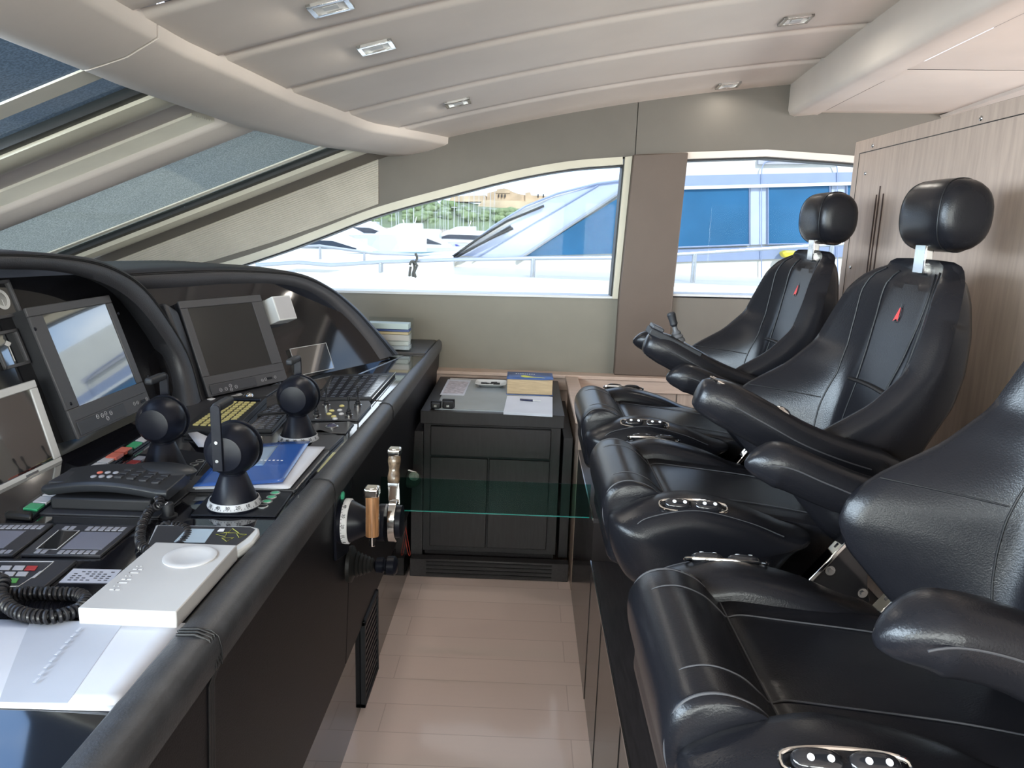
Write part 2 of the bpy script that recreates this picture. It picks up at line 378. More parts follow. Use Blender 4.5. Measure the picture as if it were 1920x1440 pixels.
wstrip('trim_4', 2.345, 2.47, -.02, .07, M_frame, n=6, curve=.012, smooth=60)
wstrip('trim_5', 2.47, 2.69, .012, .05, M_head, n=5)
wstrip('trim_6', 2.69, 2.835, .002, .05, M_ribs2, n=20, xe=-.10, ribs=1, smooth=0); wstrip('trim_15', 2.69, 2.835, .02, .05, M_head, n=3)
wstrip('trim_7', 2.835, 3.045, -.012, .08, M_head, n=10, curve=.022, smooth=70)
wstrip('trim_8', 3.725, 3.765, -.008, .04, M_rubber, n=3)
wstrip('trim_9', 3.765, 3.86, -.03, .08, M_frame, n=6, curve=.012, smooth=60)
wstrip('trim_10', 3.86, 4.14, -.02, .08, M_wallup, n=6)
# ------------------------------------------------------------------ side wall with windows
YW = 4.05
top = [(-2.15,1.19),(-1.67,1.295),(-1.35,1.40),(-1.094,1.501),(-.784,1.625),(-.395,1.741),(-.093,1.825),(.20,1.885),(.47,1.915)]
topc = crv(top, 5)
def poly_wall(poly, y0, y1, b): # polygon in x,z extruded in y
    f = Fr((0, y0, 0), (1,0,0), (0,0,1)); b.prism(poly, 0, -(y1-y0), f); return b
# wall above the windows
b = MB(); up = [(float(p[0]), float(p[1])) for p in topc]
n_ = len(up)
for i in range(n_-1):
    (xa, za), (xb, zb) = up[i], up[i+1]
    ta = min(WZ(xa, 4.1)+.02, CZ(max(xa,-.75), 4.1)+.05) if xa < -.7 else CZ(xa, 4.1)+.05
    tb = min(WZ(xb, 4.1)+.02, CZ(max(xb,-.75), 4.1)+.05) if xb < -.7 else CZ(xb, 4.1)+.05
    poly_wall([(xa, za), (xb, zb), (xb, tb), (xa, ta)], YW, YW+.12, b)
poly_wall([(.47,1.915),(.533,1.92),(.533,2.30),(.47,2.30)], YW, YW+.12, b)
struct('wall_starboard_upper', b, M_wallup, smooth=0)
b = MB(); w2 = [(.537,1.925),(.80,1.945),(1.2,1.97),(1.6,1.955),(2.0,1.93),(3.9,1.85)]
for (xa, za), (xb, zb) in zip(w2[:-1], w2[1:]): poly_wall([(xa, za), (xb, zb), (xb, 2.4), (xa, 2.4)], YW, YW+.12, b)
struct('wall_starboard_upper_aft', b, M_wallup, smooth=0)
b = MB(); poly_wall([(-.784,1.64),(-.784,1.875),(-.80,1.884),(-2.28,1.275),(-2.2,1.20),(-1.67,1.32),(-1.35,1.425),(-1.094,1.52)], YW-.008, YW, b)
struct('trim_11', b, M_ribs, smooth=0)  # ribbed panel outlined and paled as its sun patch
# lower wall
b = MB(); poly_wall([(-3.2,.7),(.50,.7),(.50,1.20),(-2.15,1.165),(-3.2,1.165)], YW, YW+.12, b)
struct('wall_starboard', b, M_wall, smooth=0)
b = MB(); poly_wall([(.50,.7),(3.9,.7),(3.9,1.235),(.50,1.205)], YW, YW+.12, b); struct('wall_starboard_aft', b, M_wallup, smooth=0)
# wooden wainscot under the wall
b = MB(); b.box((-.55,3.99,0),(3.9,4.06,.765)); struct('wall_starboard_lower', b, M_oak, smooth=0)
b = MB(); b.box((-.52,3.955,.765),(3.9,4.06,.785)); b.box((-.52,3.965,.70),(3.9,3.995,.765)); struct('trim_12', b, M_oakh, bevel=.003)
b = MB()
for x in (.33,.83,1.4): b.box((x,3.987,.1),(x+.003,3.991,.70))
struct('trim_13', b, M_rubber)
# window frames: curved head trim, gasket, sill
def band(path, w0, w1, y0, y1, mt_, name, **k):
    b = MB(); P = [np.array(p) for p in path]; R = []
    for i, p in enumerate(P):
        t = P[min(i+1, len(P)-1)]-P[max(i-1, 0)]; t = t/np.linalg.norm(t); nn = np.array([-t[1], t[0]])
        a = p+nn*w0; c_ = p+nn*w1
        R.append([(a[0], y0, a[1]), (c_[0], y0, c_[1]), (c_[0], y1, c_[1]), (a[0], y1, a[1])])
    b.rings(R); return struct(name, b, mt_, **k)
band(up, -.038, .0, YW-.02, YW+.13, M_frame, 'window_3_frame', smooth=40)
band(up, -.044, -.036, YW+.02, YW+.12, M_rubber, 'window_3_gasket')
b = MB(); poly_wall([(.46,1.19),(.49,1.19),(.52,1.92),(.483,1.915)], YW-.02, YW+.13, b); struct('window_3_jamb', b, M_frame, bevel=.002)
b = MB(); poly_wall([(.452,1.19),(.462,1.19),(.485,1.88),(.475,1.88)], YW, YW+.12, b); struct('window_3_jamb_gasket', b, M_rubber)
b = MB(); poly_wall([(-2.3,1.155),(.49,1.19),(.49,1.203),(-2.3,1.168)], YW-.012, YW+.13, b); struct('window_3_sill', b, M_silver, bevel=.002)
b = MB(); poly_wall([(.78,1.215),(3.9,1.25),(3.9,1.262),(.78,1.228)], YW-.012, YW+.13, b); struct('window_4_sill', b, M_silver, bevel=.002)
band(w2, -.030, .003, YW-.015, YW+.13, M_head, 'window_4_frame', smooth=40)
band(w2, -.038, -.030, YW+.02, YW+.12, M_rubber, 'window_4_gasket')
b = MB(); poly_wall([(-2.2,1.17)]+[(p[0], p[1]) for p in up]+[(.47,1.2)], YW+.09, YW+.096, b); struct('window_3', b, M_glasst, smooth=0)
b = MB(); poly_wall([(.78,1.225),(.80,1.94),(1.2,1.965),(1.6,1.95),(2.0,1.92),(3.8,1.85),(3.8,1.25)], YW+.09, YW+.096, b); struct('window_4', b, M_glasst, smooth=0)
# pillar between the windows
b = MB(); poly_wall([(.490,.785),(.773,.785),(.775,1.2),(.797,1.945),(.521,1.925),(.492,1.2)], YW-.045, YW+.13, b); struct('pillar', b, M_pillar, bevel=.006)
# ------------------------------------------------------------------ other sides (behind the camera and aft)
b = MB(); b.box((-3.2,-2.7,0),(4.6,-2.6,1.15)); b.box((-3.2,-2.7,1.95),(4.6,-2.6,2.6)); b.box((.5,-2.7,1.15),(.8,-2.6,1.95)); struct('wall_port', b, M_wallup)
b = MB(); b.box((-3.2,-2.66,1.15),(.5,-2.65,1.95)); b.box((.8,-2.66,1.15),(4.6,-2.65,1.95)); struct('window_5', b, M_glass)
b = MB(); b.box((4.5,-2.7,0),(4.6,4.2,.9)); b.box((4.5,-2.7,2.0),(4.6,4.2,2.6)); struct('wall_aft', b, M_wallup)
b = MB(); b.box((3.9,-2.7,2.1),(4.6,4.2,2.2)); b.box((1.3,-2.7,2.62),(4.6,4.2,2.7)); b.box((-1.1,-2.7,2.5),(1.5,4.2,2.6)); struct('ceiling_roof', b, M_headd)
b = MB(); b.box((3.85,4.0,0),(4.6,4.17,2.3)); struct('wall_starboard_corner', b, M_wallup)
# ------------------------------------------------------------------ floor: pale planks across the boat
def floormat():
    M = mat('pale_plank_floor', (.50,.40,.36), .30, var=.05, vscale=6, stretch=(1.5,10,1), spec=.5, coat=.35); t = M.node_tree; p = t.nodes['Principled BSDF']
    tc = t.nodes.new('ShaderNodeTexCoord'); mp = t.nodes.new('ShaderNodeMapping'); t.links.new(tc.outputs['Object'], mp.inputs[0])
    mp.inputs['Location'].default_value = (.41,.055,0)
    br = t.nodes.new('ShaderNodeTexBrick'); t.links.new(mp.outputs[0], br.inputs['Vector'])
    br.inputs['Scale'].default_value = 1; br.inputs['Brick Width'].default_value = 1.2; br.inputs['Row Height'].default_value = .142
    br.inputs['Mortar Size'].default_value = .0016; br.inputs['Color1'].default_value = (.80,.65,.60,1); br.inputs['Color2'].default_value = (.84,.70,.65,1)
    br.inputs['Mortar'].default_value = (.64,.50,.46,1)
    mx = t.nodes.new('ShaderNodeMixRGB'); mx.blend_type = 'MULTIPLY'; mx.inputs[0].default_value = .25
    src = p.inputs['Base Color'].links[0].from_socket
    hs = t.nodes.new('ShaderNodeBrightContrast'); t.links.new(src, hs.inputs[0]); hs.inputs[1].default_value = .35
    t.links.new(br.outputs['Color'], mx.inputs[1]); t.links.new(hs.outputs[0], mx.inputs[2]); t.links.new(mx.outputs[0], p.inputs['Base Color'])
    return M
b = MB(); b.box((-3.2,-2.7,-.05),(4.6,4.1,0)); struct('floor', b, floormat(), smooth=0)
# ------------------------------------------------------------------ partition behind the chairs
t = thing('wooden_partition', 'tall pale oak partition panel with screws behind the black seats', 'partition', (1.25,1.5,0))
b = MB(); f = Fr((1.2,0,0),(0,1,0),(0,0,1))
b.prism([(-1.2,.62),(2.95,.62),(2.95,1.895),(-1.2,1.94)], 0, .045, f); obj('panel', b, M_oak, t, bevel=.003)
b = MB()
ins = [(-1.1,.70),(2.90,.70),(2.90,1.85),(-1.1,1.89)]
b.tube([f((p[0], p[1], -.0005)) for p in ins], .0016, 6, closed=True); obj('panel_joint', b, M_seam, t)
for (px, py) in ((1637,273),(1888-48,222),(1623,325),(1595,501)):
    p = at(px, py, 0, 1.2); b = MB(); b.ell((1.1985, p[1], p[2]), (.003,.007,.007), nu=12, nv=8); obj('screw', b, M_steel, t)
b = MB()
for px, y0, y1 in ((1644,365,610),(1651,349,610),(1657,363,610)):
    p0 = at(px, y0, 0, 1.2); b.box((1.1985, p0[1]-.004, 1.0), (1.203, p0[1]+.004, p0[2]))
obj('vent_slots', b, mat('slot_dark', (.05,.03,.025), .8), t)
b = MB(); b.box((1.08,-1.2,.50),(1.6,3.02,.62)); struct('trim_14', b, M_oakh, bevel=.004)
# ------------------------------------------------------------------ helm console
con = thing('helm_console', 'long black leather helm console with a padded charcoal edge roll', 'console', (-.8,2.0,0))
ZD = .93
b = MB(); f = Fr((0,0,0),(0,1,0),(0,0,1))  # face panel of leather, with the niche opening left out
fz_ = Fr((0,0,0),(1,0,0),(0,0,1)); pf_l = [(-.60,.30),(-.478,.30),(-.453,.885),(-.60,.885)]; b.prism(pf_l, 1.2, -1.955, fz_); b.prism(pf_l, -1.96, -4.03, fz_)
obj('face_panel', b, M_face, con, bevel=.002)
b = MB(); b.box((-1.0,-1.2,0),(-.486,4.03,.30)); obj('kick_panel', b, M_gloss, con)
# vertical welted seam on the face
b = MB()
for dy in (-.008, 0, .008): b.tube([(-.476, 1.018+dy, .31),(-.453, 1.018+dy, .86),(-.440,1.018+dy,.895),(-.449,1.018+dy,.936),(-.47,1.018+dy,.944),(-.498,1.018+dy,.943)], .0022, 6)
obj('welt_seam', b, M_seam, con)
# edge roll (outer x -.465, inner edge varies)
def XI(y): return float(np.interp(y, [-1,1.3,1.8,2.4,3.0,3.56,4.0], [-.500,-.506,-.500,-.489,-.483,-.470,-.465]))
R = []
for y in np.linspace(-1.2, 4.03, 60):
    xi = XI(y); xo = -.440
    prof = [(xi, .90), (xi, .935), (xi+.006, .940), (xi*.6+xo*.4, .942), (xo-.014, .939), (xo-.004, .930), (xo, .912), (xo-.002, .885), (xo-.02, .878)]
    R.append([(p[0], y, p[1]) for p in prof])
b = MB().rings(R); obj('edge_roll', b, M_roll, con, smooth=60)
for y in (1.03, 1.72, 2.52):
    b = MB(); xi = XI(y); xo = -.440
    b.tube([(p[0], y, p[1]+.0008) for p in [(xi,.936),(xi+.006,.941),(xi*.6+xo*.4,.943),(xo-.014,.940),(xo-.0035,.931),(xo+.0008,.912),(xo,.885)]], .0014, 6)
    obj('roll_seam', b, M_seam, con)
# desk top
AB = (-1.175, 1.9); 
desk = [(-1.19,-1.2),(-1.19,2.42),(-1.13,2.60),(-.93,2.95),(-.66,3.42),(-.585,3.56),(-.59,3.58)]
poly = desk[:5]+[(-.64,3.62)]+[(XI(y), y) for y in (3.6,3.0,2.4,1.8,1.3,-1.2)]
b = MB(); b.prism(poly, .86, ZD); obj('desk_top', b, mat('desk_gloss_lacquer', (.008,.008,.011), .05, spec=.7, coat=.6, ior=1.65), con)
# deck in leather beyond the instrument panels, up to the side wall
b = MB(); b.prism([(-.63,3.60),(-.47,3.60),(-.47,4.03),(-1.9,4.03),(-1.9,3.4),(-1.0,3.4)], .86, .938); obj('end_deck', b, M_roll, con, bevel=.008)
b = MB()
q = [D(692,735),D(640,712),D(757,668),D(795,671),D(742,728)]
pa = [D(575,742), D(757,667), D(796,669), D(716,752)]
b.tube([p+np.array((0,0,.001)) for p in pa], .0016, 6, closed=True); obj('inset_joint', b, M_steel, con)
# ------------------------------------------------------------------ instrument panel frames
def pframe(bl, yaw, tilt):
    th = math.radians(yaw); ph = math.radians(tilt)
    u = np.array([math.cos(th), math.sin(th), 0]); n0 = np.array([math.sin(th), -math.cos(th), 0])
    v = np.array([0,0,1])*math.cos(ph)-n0*math.sin(ph); return Fr(bl, u, v)
FA = pframe((-1.151,1.892,.97), 89.0, 18.0)
# wing monitor stands on the desk: origin from its lower left corner
blB = D(400,742,.945); FB = pframe(blB, 62.8, 22.5)
def pan(fr, px, py, off=0.0): return fr.uv(px, py, off)
OA, OB = -.045, -.03
def quadpx(fr, pts, off): return [pan(fr, x, y, off) for x, y in pts]
# panel backings
b = MB(); vb = (ZD-FA.o[2])/FA.y[2]
b.prism([(-1.6,-.06),(.66,-.06),(.66,.26),(.45,.43),(-1.6,.50)], OA-.03, OA, FA); obj('centre_panel', b, M_gloss, con)
b = MB(); b.prism([(-.12,-.04),(1.06,-.04),(.80,.24),(.40,.42),(-.12,.43)], OB-.03, OB, FB); obj('wing_panel', b, M_gloss, con)
# ------------------------------------------------------------------ hoods
def hood(name, outer, inner, pl_o, pl_n, back, label=None, hang=.0):
    O_ = crv([atp(x, y, pl_o, pl_n) for x, y in outer], 8); I_ = crv([atp(x, y, pl_o, pl_n) for x, y in inner], 8)
    n = min(len(O_), len(I_)); R = []
    bk = np.array(back, float); nn = np.array(pl_n, float); nn /= np.linalg.norm(nn)
    for i in range(n):
        P, Q = O_[i], I_[i]; d = Q-P; w = np.linalg.norm(d); M1 = P+d*.15+nn*.012; M2 = P+d*.5+nn*.02; M3 = P+d*.85+nn*.012
        ot = (P-Q)/w; R.append([P+bk*1.15+ot*.03+np.array((0,0,-.05)), P+bk*.3+ot*.008, P, M1, M2, M3, Q, Q+bk*.10+ot*.012, Q+bk*.28+ot*.8*w, Q+bk*1.0+ot*(w*.8+.02)])
    b = MB().rings(R); o = obj(name, b, M_hood, con, smooth=70)
    b = MB(); b.tube([O_[i]+(I_[i]-O_[i])*.30+nn*.0175 for i in range(n)], .0016, 6); b.tube([O_[i]+(I_[i]-O_[i])*.38+nn*.0195 for i in range(n)], .0016, 6)
    obj('piping', b, M_seam, o)
    return o
ha_o = (-1.10,2.0,.93); ha_n = (.951,0,.309)
hood('centre_hood', [(-420,492),(-180,476),(0,470),(130,478),(200,493),(262,530),(312,597),(352,668),(378,745)],
     [(-420,520),(-180,508),(0,505),(112,510),(196,532),(252,568),(300,626),(336,690),(352,768)], ha_o, ha_n, (-.42,.0,0))
d_ = np.array((-.60+1.08, 3.50-2.56, 0)); d_ /= np.linalg.norm(d_); hb_n = (d_[1]*.93, -d_[0]*.93, .37)
hb_o = (-.60,3.50,.93)
hood('wing_hood', [(215,506),(330,500),(440,500),(555,511),(618,538),(668,577),(712,624),(748,664)],
     [(215,545),(330,539),(440,532),(540,535),(598,556),(640,590),(680,636),(706,676)], hb_o, hb_n, (-.28,.16,0))
# inner cheeks closing the arches
b = MB(); b.prism([(.60,-.06),(.665,-.06),(.665,.26),(.60,.30)], OA, .04, FA); obj('centre_cheek', b, M_hood, con, bevel=.01)
# fascia behind the hoods
b = MB(); b.box((-2.7,-1.2,.9),(-1.7,3.98,1.03)); b.box((-1.9,3.35,.9),(-1.3,3.98,.96)); obj('dashboard_top', b, M_hood, con, bevel=.02)
# ------------------------------------------------------------------ monitors
def knobs(fr, pts, r, parent, name='button', off=.0, mt_=mat('grey_legend', (.38,.38,.40), .5)):
    for (x, y) in pts:
        u, v = pan(fr, x, y, off); bb = MB()
        bb.tube([fr((u+math.cos(2*PI*k/20)*r, v+math.sin(2*PI*k/20)*r, off)) for k in range(20)], r*.14, 6, closed=True); bb.box((u-r*.4,v-r*.12,off),(u+r*.4,v+r*.12,off+.0006),fr); obj(name, bb, mt_, parent)
def monitor(name, label, fr, outer, screen, bezel, depth=.05, tiltw=None, lip=.006, scoff=-.003, loc=None, sm=None):
    u0, v0, u1, v1 = outer; s0, t0, s1, t1 = screen
    t = thing(name, label, 'monitor', fr((.5*(u0+u1), v0, -.02)))
    b = MB(); b.box((u0+.003,v0+.003,-depth),(u1-.003,v1-.003,-.008),fr); obj('housing', b, M_matte, t)
    b = MB()
    for a_, b_ in (((u0,v0),(u1,t0)),((u0,t1),(u1,v1)),((u0,t0),(s0,t1)),((s1,t0),(u1,t1))): b.box((a_[0],a_[1],-.008),(b_[0],b_[1],0),fr)
    obj('bezel', b, bezel, t, bevel=.002)
    b = MB(); b.box((s0,t0,-.0079),(s1,t1,scoff),fr); obj('screen', b, sm or M_screen, t)
    return t
def rectpx(fr, pts, off=0):
    q = quadpx(fr, pts, off); us = [p[0] for p in q]; vs = [p[1] for p in q]
    return ((us[0]+us[3])/2, (vs[2]+vs[3])/2, (us[1]+us[2])/2, (vs[0]+vs[1])/2)
mo = rectpx(FA, [(44,575),(198,556),(292,757),(150,823)]); ms = rectpx(FA, [(74,590),(194,571),(264,717),(155,759)])
m1 = monitor('navigation_monitor', 'large square dark monitor in graphite bezel under the nearer hood', FA, mo, ms, M_bezel)
u0, v0, u1, v1 = mo
b = MB(); b.box((u0+.012, v0+.006, 0), (u0+(u1-u0)*.62, v0+.042, .004), FA); b.box((u0+.012,v0+.046,-.001),(u1-.01,v0+.0475,.001),FA)
obj('control_strip', b, M_panel, m1, bevel=.001)
knobs(FA, [(183,781),(192,779),(198,775),(202,784),(208,774)], .0055, m1, off=.004)
knobs(FA, [(252,757),(258,755),(275,748)], .005, m1, off=.001)
b = MB(); p = pan(FA,267,752); b.box((p[0]-.012,p[1]-.004,0),(p[0]+.012,p[1]+.004,.003),FA); obj('brightness_wheel', b, M_black, m1, bevel=.001)
b = MB()
for px, py in ((66,617),(133,757),(222,588),(277,706)):
    q = pan(FA, px, py); b.ell((q[0],q[1],.0), (.005,.005,.003), FA, nu=12, nv=6)
obj('screws', b, M_black, m1)
mo2 = rectpx(FB, [(325,564),(493,553),(536,714),(400,742)]); ms2 = rectpx(FB, [(354,577),(472,567),(511,682),(392,706)])
m2 = monitor('navigation_monitor', 'square switched-off monitor inside the far hood', FB, mo2, ms2, M_bezel, depth=.03, sm=M_lcd)
u0, v0, u1, v1 = mo2
b = MB(); b.box((u0+.012, v0+.005, 0), (u0+(u1-u0)*.58, v0+.038, .004), FB); b.box((u0+.012,v0+.041,-.001),(u1-.01,v0+.0425,.001),FB)
obj('control_strip', b, M_panel, m2, bevel=.001)
knobs(FB, [(414,731),(424,729),(432,723),(434,730),(443,725)], .0055, m2, off=.004)
knobs(FB, [(492,713),(498,711),(516,707)], .005, m2, off=.001)
b = MB(); p = pan(FB,505,709); b.box((p[0]-.012,p[1]-.004,0),(p[0]+.012,p[1]+.004,.003),FB); obj('brightness_wheel', b, M_black, m2, bevel=.001)
# pale bezel touchscreen at the left
OW = -.02
FAW = pframe(FA((0,0,OW)), 89.0, 14.0)
q1 = pan(FAW,54,715); q2 = pan(FAW,131,866); s1 = pan(FAW,47,733); s2 = pan(FAW,112,857)
ur = (q1[0]+q2[0])/2; sr = (s1[0]+s2[0])/2
mw = monitor('touchscreen', 'pale silver framed touchscreen cut off by the left edge of the picture', FAW, (ur-.46, q2[1], ur, q1[1]), (ur-.43, s2[1], sr, s1[1]), M_silver, depth=.025)
b = MB(); p = pan(FAW,61,890); b.box((p[0]-.022,p[1]-.005,0),(p[0]+.022,p[1]+.005,.001),FAW); obj('maker_plate', b, M_steel, mw)
# two small square gauges
for (cx, cy, sz, lb) in ((2,562,.095,'small square gauge with a pale dial high on the centre panel'),(17,655,.093,'small square rudder gauge with a thin pointer beside the monitor')):
    u, v = pan(FA, cx, cy, OA); h = sz/2
    g = thing('square_gauge', lb, 'gauge', FA((u,v,OA)), 'square dial gauges on the centre panel')
    b = MB()
    for a_, b_ in (((u-h,v-h),(u+h,v-h+.008)),((u-h,v+h-.008),(u+h,v+h)),((u-h,v-h),(u-h+.008,v+h)),((u+h-.008,v-h),(u+h,v+h))): b.box((a_[0],a_[1],OA),(b_[0],b_[1],OA+.008),FA)
    obj('gauge_frame', b, M_bezel, g, bevel=.001)
    b = MB(); b.box((u-h+.006,v-h+.006,OA),(u+h-.006,v+h-.006,OA+.002),FA); obj('dial', b, M_screen, g)
    b = MB(); F_ = Fr(FA((u,v,OA+.002)), FA.x, FA.y)
    if cy < 600:
        b.rings([[F_((r*math.cos(2*PI*k/24), r*math.sin(2*PI*k/24), h_)) for k in range(24)] for r, h_ in ((.026,0),(.026,.001),(.018,.001),(.018,0))])
        b.box((-.001,-.02,0),(.001,.0,.0015),F_)
    else:
        b.box((-.001,-.032,0),(.001,.012,.0012),F_); b.prism([(-.004,.008),(.004,.008),(.012,.014),(.0,.022),(-.012,.014)],0,.0012,F_)
    obj('pointer', b, M_silver, g)
u, v = pan(FA, 17, 531, OA); b = MB().ell((u,v,OA),(.006,.006,.003),FA,nu=12,nv=6); obj('panel_screw', b, M_steel, con)
# small pale box instrument and dark chart display on the wing
q = rectpx(FB, [(513,556),(545,552),(556,597),(522,602)], .03)
g = thing('display_unit', 'small pale grey square display unit seen from the side inside the far hood', 'display unit', FB((q[0],q[1],0)))
b = MB(); b.box((q[0],q[1],OB),(q[2],q[3],.03),FB); obj('housing', b, M_silver, g, bevel=.003)
b = MB(); b.box((q[0]+.006,q[1]+.006,.03),(q[2]-.006,q[3]-.006,.0305),FB); obj('sun_cover', b, mat('pale_cover', (.42,.42,.44), .5), g)
q = rectpx(FB, [(544,655),(609,643),(627,690),(558,705)], OB+.01)
g = thing('flush_display', 'low black flush display with a thin bright rim at the foot of the far panel', 'display', FB((q[0],q[1],0)))
b = MB(); b.box((q[0],q[1],OB),(q[2],q[3],OB+.012),FB); obj('screen', b, M_screen, g)
b = MB(); pts = [(q[0],q[1]),(q[2],q[1]),(q[2],q[3]),(q[0],q[3])]; b.tube([FB((p[0],p[1],OB+.012)) for p in pts], .0015, 6, closed=True); obj('rim', b, M_silver, g)
u, v = pan(FB, 545, 740, OB)
# ------------------------------------------------------------------ chart cabinet at the end of the aisle
cab = thing('chart_cabinet', 'low dark wood cabinet with a glass inlaid top at the end of the aisle', 'cabinet', (-.12,3.6,0))
x0, x1, y0, y1, zt = -.437, .188, 3.17, 3.93, .76
M_cab = mat('charcoal_veneer', (.016,.015,.017), .42, var=.2, vscale=10, stretch=(10,10,1), bump=.08, bscale=80)
b = MB(); b.box((x0+.012,y0+.03,.10),(x1-.012,y1,.70)); obj('carcass', b, M_cab, cab, bevel=.002)
b = MB(); b.box((x0,y0,.70),(x1,y1,.757)); obj('worktop', b, M_cab, cab, bevel=.003)
b = MB(); b.box((x0+.06,y0+.03,.757),(x1-.055,y1-.05,.762)); obj('glass_inlay', b, mat('pale_chart_glass', (.33,.38,.42), .12, coat=.5, var=.12, vscale=3), cab)
b = MB(); b.box((x0+.045,y0+.012,.555),(x1-.055,y0+.032,.688)); obj('drawer', b, M_cab, cab, bevel=.003)
xm = -.137
b = MB(); b.box((x0+.045,y0+.012,.13),(xm-.003,y0+.032,.545)); obj('door', b, M_cab, cab, bevel=.003)
b = MB(); b.box((xm+.003,y0+.012,.13),(x1-.055,y0+.032,.545)); obj('door', b, M_cab, cab, bevel=.003)
b = MB(); b.box((x0+.02,y0+.045,0),(x1-.02,y1,.10)); obj('plinth', b, M_wenge, cab)
b = MB(); b.box((-.474,3.14,0),(.235,3.19,.085))
obj('vent_base', b, M_wenge, cab, bevel=.003)
b = MB()
for k in range(4): b.box((-.40,3.134,.014+.018*k),(.16,3.141,.022+.018*k))
obj('vent_slots', b, M_seam, cab)
# small grey ledges either side
b = MB(); b.box((.190,3.22,.08),(.232,3.95,.645)); obj('side_filler', b, M_cab, cab, bevel=.002)
b = MB(); b.box((-.478,3.19,0),(-.425,3.95,.66)); obj('side_filler', b, M_wenge, cab, bevel=.002)
# ------------------------------------------------------------------ low divider wall beside the seats
div = thing('low_divider', 'narrow pale oak capped divider between cabinet and first seat', 'divider', (.26,3.5,0))
b = MB(); b.box((.243,3.06,0),(.285,3.96,.755)); obj('divider_panel', b, M_oak, div, bevel=.002)
b = MB(); b.box((.226,3.05,.755),(.292,3.96,.78)); obj('divider_cap', b, M_oakh, div, bevel=.004)
# ------------------------------------------------------------------ seat platform in two heights
pf = thing('seat_platform', 'dark wenge stepped platform carrying the row of black seats', 'platform', (.8,1.5,0))
M_kick = mat('wenge_gloss_panel', (.022,.018,.018), .22, coat=.15, ior=1.45)
b = MB(); b.box((.246,-1.4,0),(1.2,2.285,.485)); b.box((.286,2.285,0),(1.2,3.9,.63)); obj('platform_body', b, M_kick, pf)
b = MB(); b.box((.244,-1.4,.485),(1.2,2.283,.50)); b.box((.243,2.283,.63),(1.2,3.045,.645)); b.box((.293,3.045,.63),(1.2,3.9,.645)); obj('platform_top', b, M_wenge, pf, bevel=.001)
b = MB(); b.box((.2395,-1.4,.494),(.2435,2.283,.502)); b.box((.2385,2.285,.639),(.2425,3.045,.647)); obj('edge_strip', b, M_steel, pf)
b = MB(); b.box((.244,2.285,.0),(.286,3.045,.63)); obj('front_panel', b, M_kick, pf)
for y in (.9,1.5,1.95): obj('panel_joint', MB().box((.2445,y,.0),(.2462,y+.003,.47)), M_seam, pf)
# green band across the aisle, built as a low glass pane
gs = thing('glass_strip', 'low clear green glass strip spanning the aisle with a painted edge glint', 'glass panel', (-.1,2.4,.5))
# ------------------------------------------------------------------ console face fittings
ve = thing('floor_vent', 'tall black louvred vent grille low on the console face', 'vent', (-.478,2.29,.0))
b = MB(); 
for a_, b_ in (((2.18,0.005),(2.195,.31)),((2.39,0.005),(2.405,.31)),((2.18,.295),(2.405,.31)),((2.18,.005),(2.405,.02))): b.box((-.486,a_[0],a_[1]),(-.470,b_[0],b_[1]))
obj('vent_frame', b, M_matte, ve, bevel=.002)
b = MB()
for k in range(12): b.box((-.484,2.195,.024+.0225*k),(-.474,2.39,.036+.0225*k))
obj('louvres', b, M_black, ve)
ni = thing('wall_niche', 'recessed black niche with a floor painted pale as if lit in the console face', 'niche', (-.478,2.2,.4))
b = MB()
pn = [at(x,y,0,-.477) for x, y in ((657,1040),(681,1000),(680,1095),(658,1132))]
yy0, yy1 = pn[0][1], pn[1][1]
b.box((-.4785,yy0,pn[3][2]),(-.4765,yy1,pn[0][2]+.03)); obj('niche_frame', b, M_black, ni)
b = MB(); b.prism([(yy0+.01,pn[3][2]+.008),(yy1-.01,pn[3][2]+.008),(yy1-.01,pn[3][2]+.05),(yy0+.01,pn[3][2]+.045)], 0, .001, Fr((-.4763,0,0),(0,1,0),(0,0,1))); obj('niche_floor', b, mat('painted_niche_light', (.35,.42,.52), .3), ni)  # bluish light on the niche floor is put into its colour
# ------------------------------------------------------------------ pilot chairs (built at local origin, facing -x)
CX0, CZ0 = .55, .50
rowz = [.865,.90,.95,1.0,1.05,1.10,1.14,1.20,1.27,1.35,1.42,1.465,1.485]
r_xc = [.80,.803,.81,.818,.828,.838,.848,.862,.882,.90,.918,.932,.945]
r_xw = [.735,.69,.645,.60,.582,.60,.645,.745,.815,.845,.87,.90,.93]
r_hw = [.185,.215,.235,.248,.255,.258,.258,.252,.243,.228,.203,.168,.12]
r_xb = [.845,.85,.85,.845,.85,.87,.89,.925,.945,.955,.958,.96,.958]
def rv(tab, z): return float(np.interp(z, rowz, tab))
def backpt(u, z, proud=0):
    xc, xw, hw = rv(r_xc, z), rv(r_xw, z), rv(r_hw, z)
    a = abs(u); q = max(0, (a-.46)/.54)
    x = xc-(xc-xw)*(q**1.25)*(1 if q < 1 else 1)-proud
    dip = -.014*math.cos(min(1, a*1.2)*PI/2) if z > 1.45 else 0
    return np.array((x-CX0, hw*u, z-CZ0+dip))
def smz(tab):
    zs = np.linspace(rowz[0], rowz[-1], 80); v = np.interp(zs, rowz, tab)
    k = np.array([1,4,6,4,1])/16.; 
    for _ in range(1): v[2:-2] = np.convolve(v, k, 'valid')
    return lambda z: float(np.interp(z, zs, v))
s_xc, s_xw, s_hw, s_xb = smz(r_xc), smz(r_xw), smz(r_hw), smz(r_xb)
def rv(tab, z): return {id(r_xc): s_xc, id(r_xw): s_xw, id(r_hw): s_hw, id(r_xb): s_xb}[id(tab)](z)
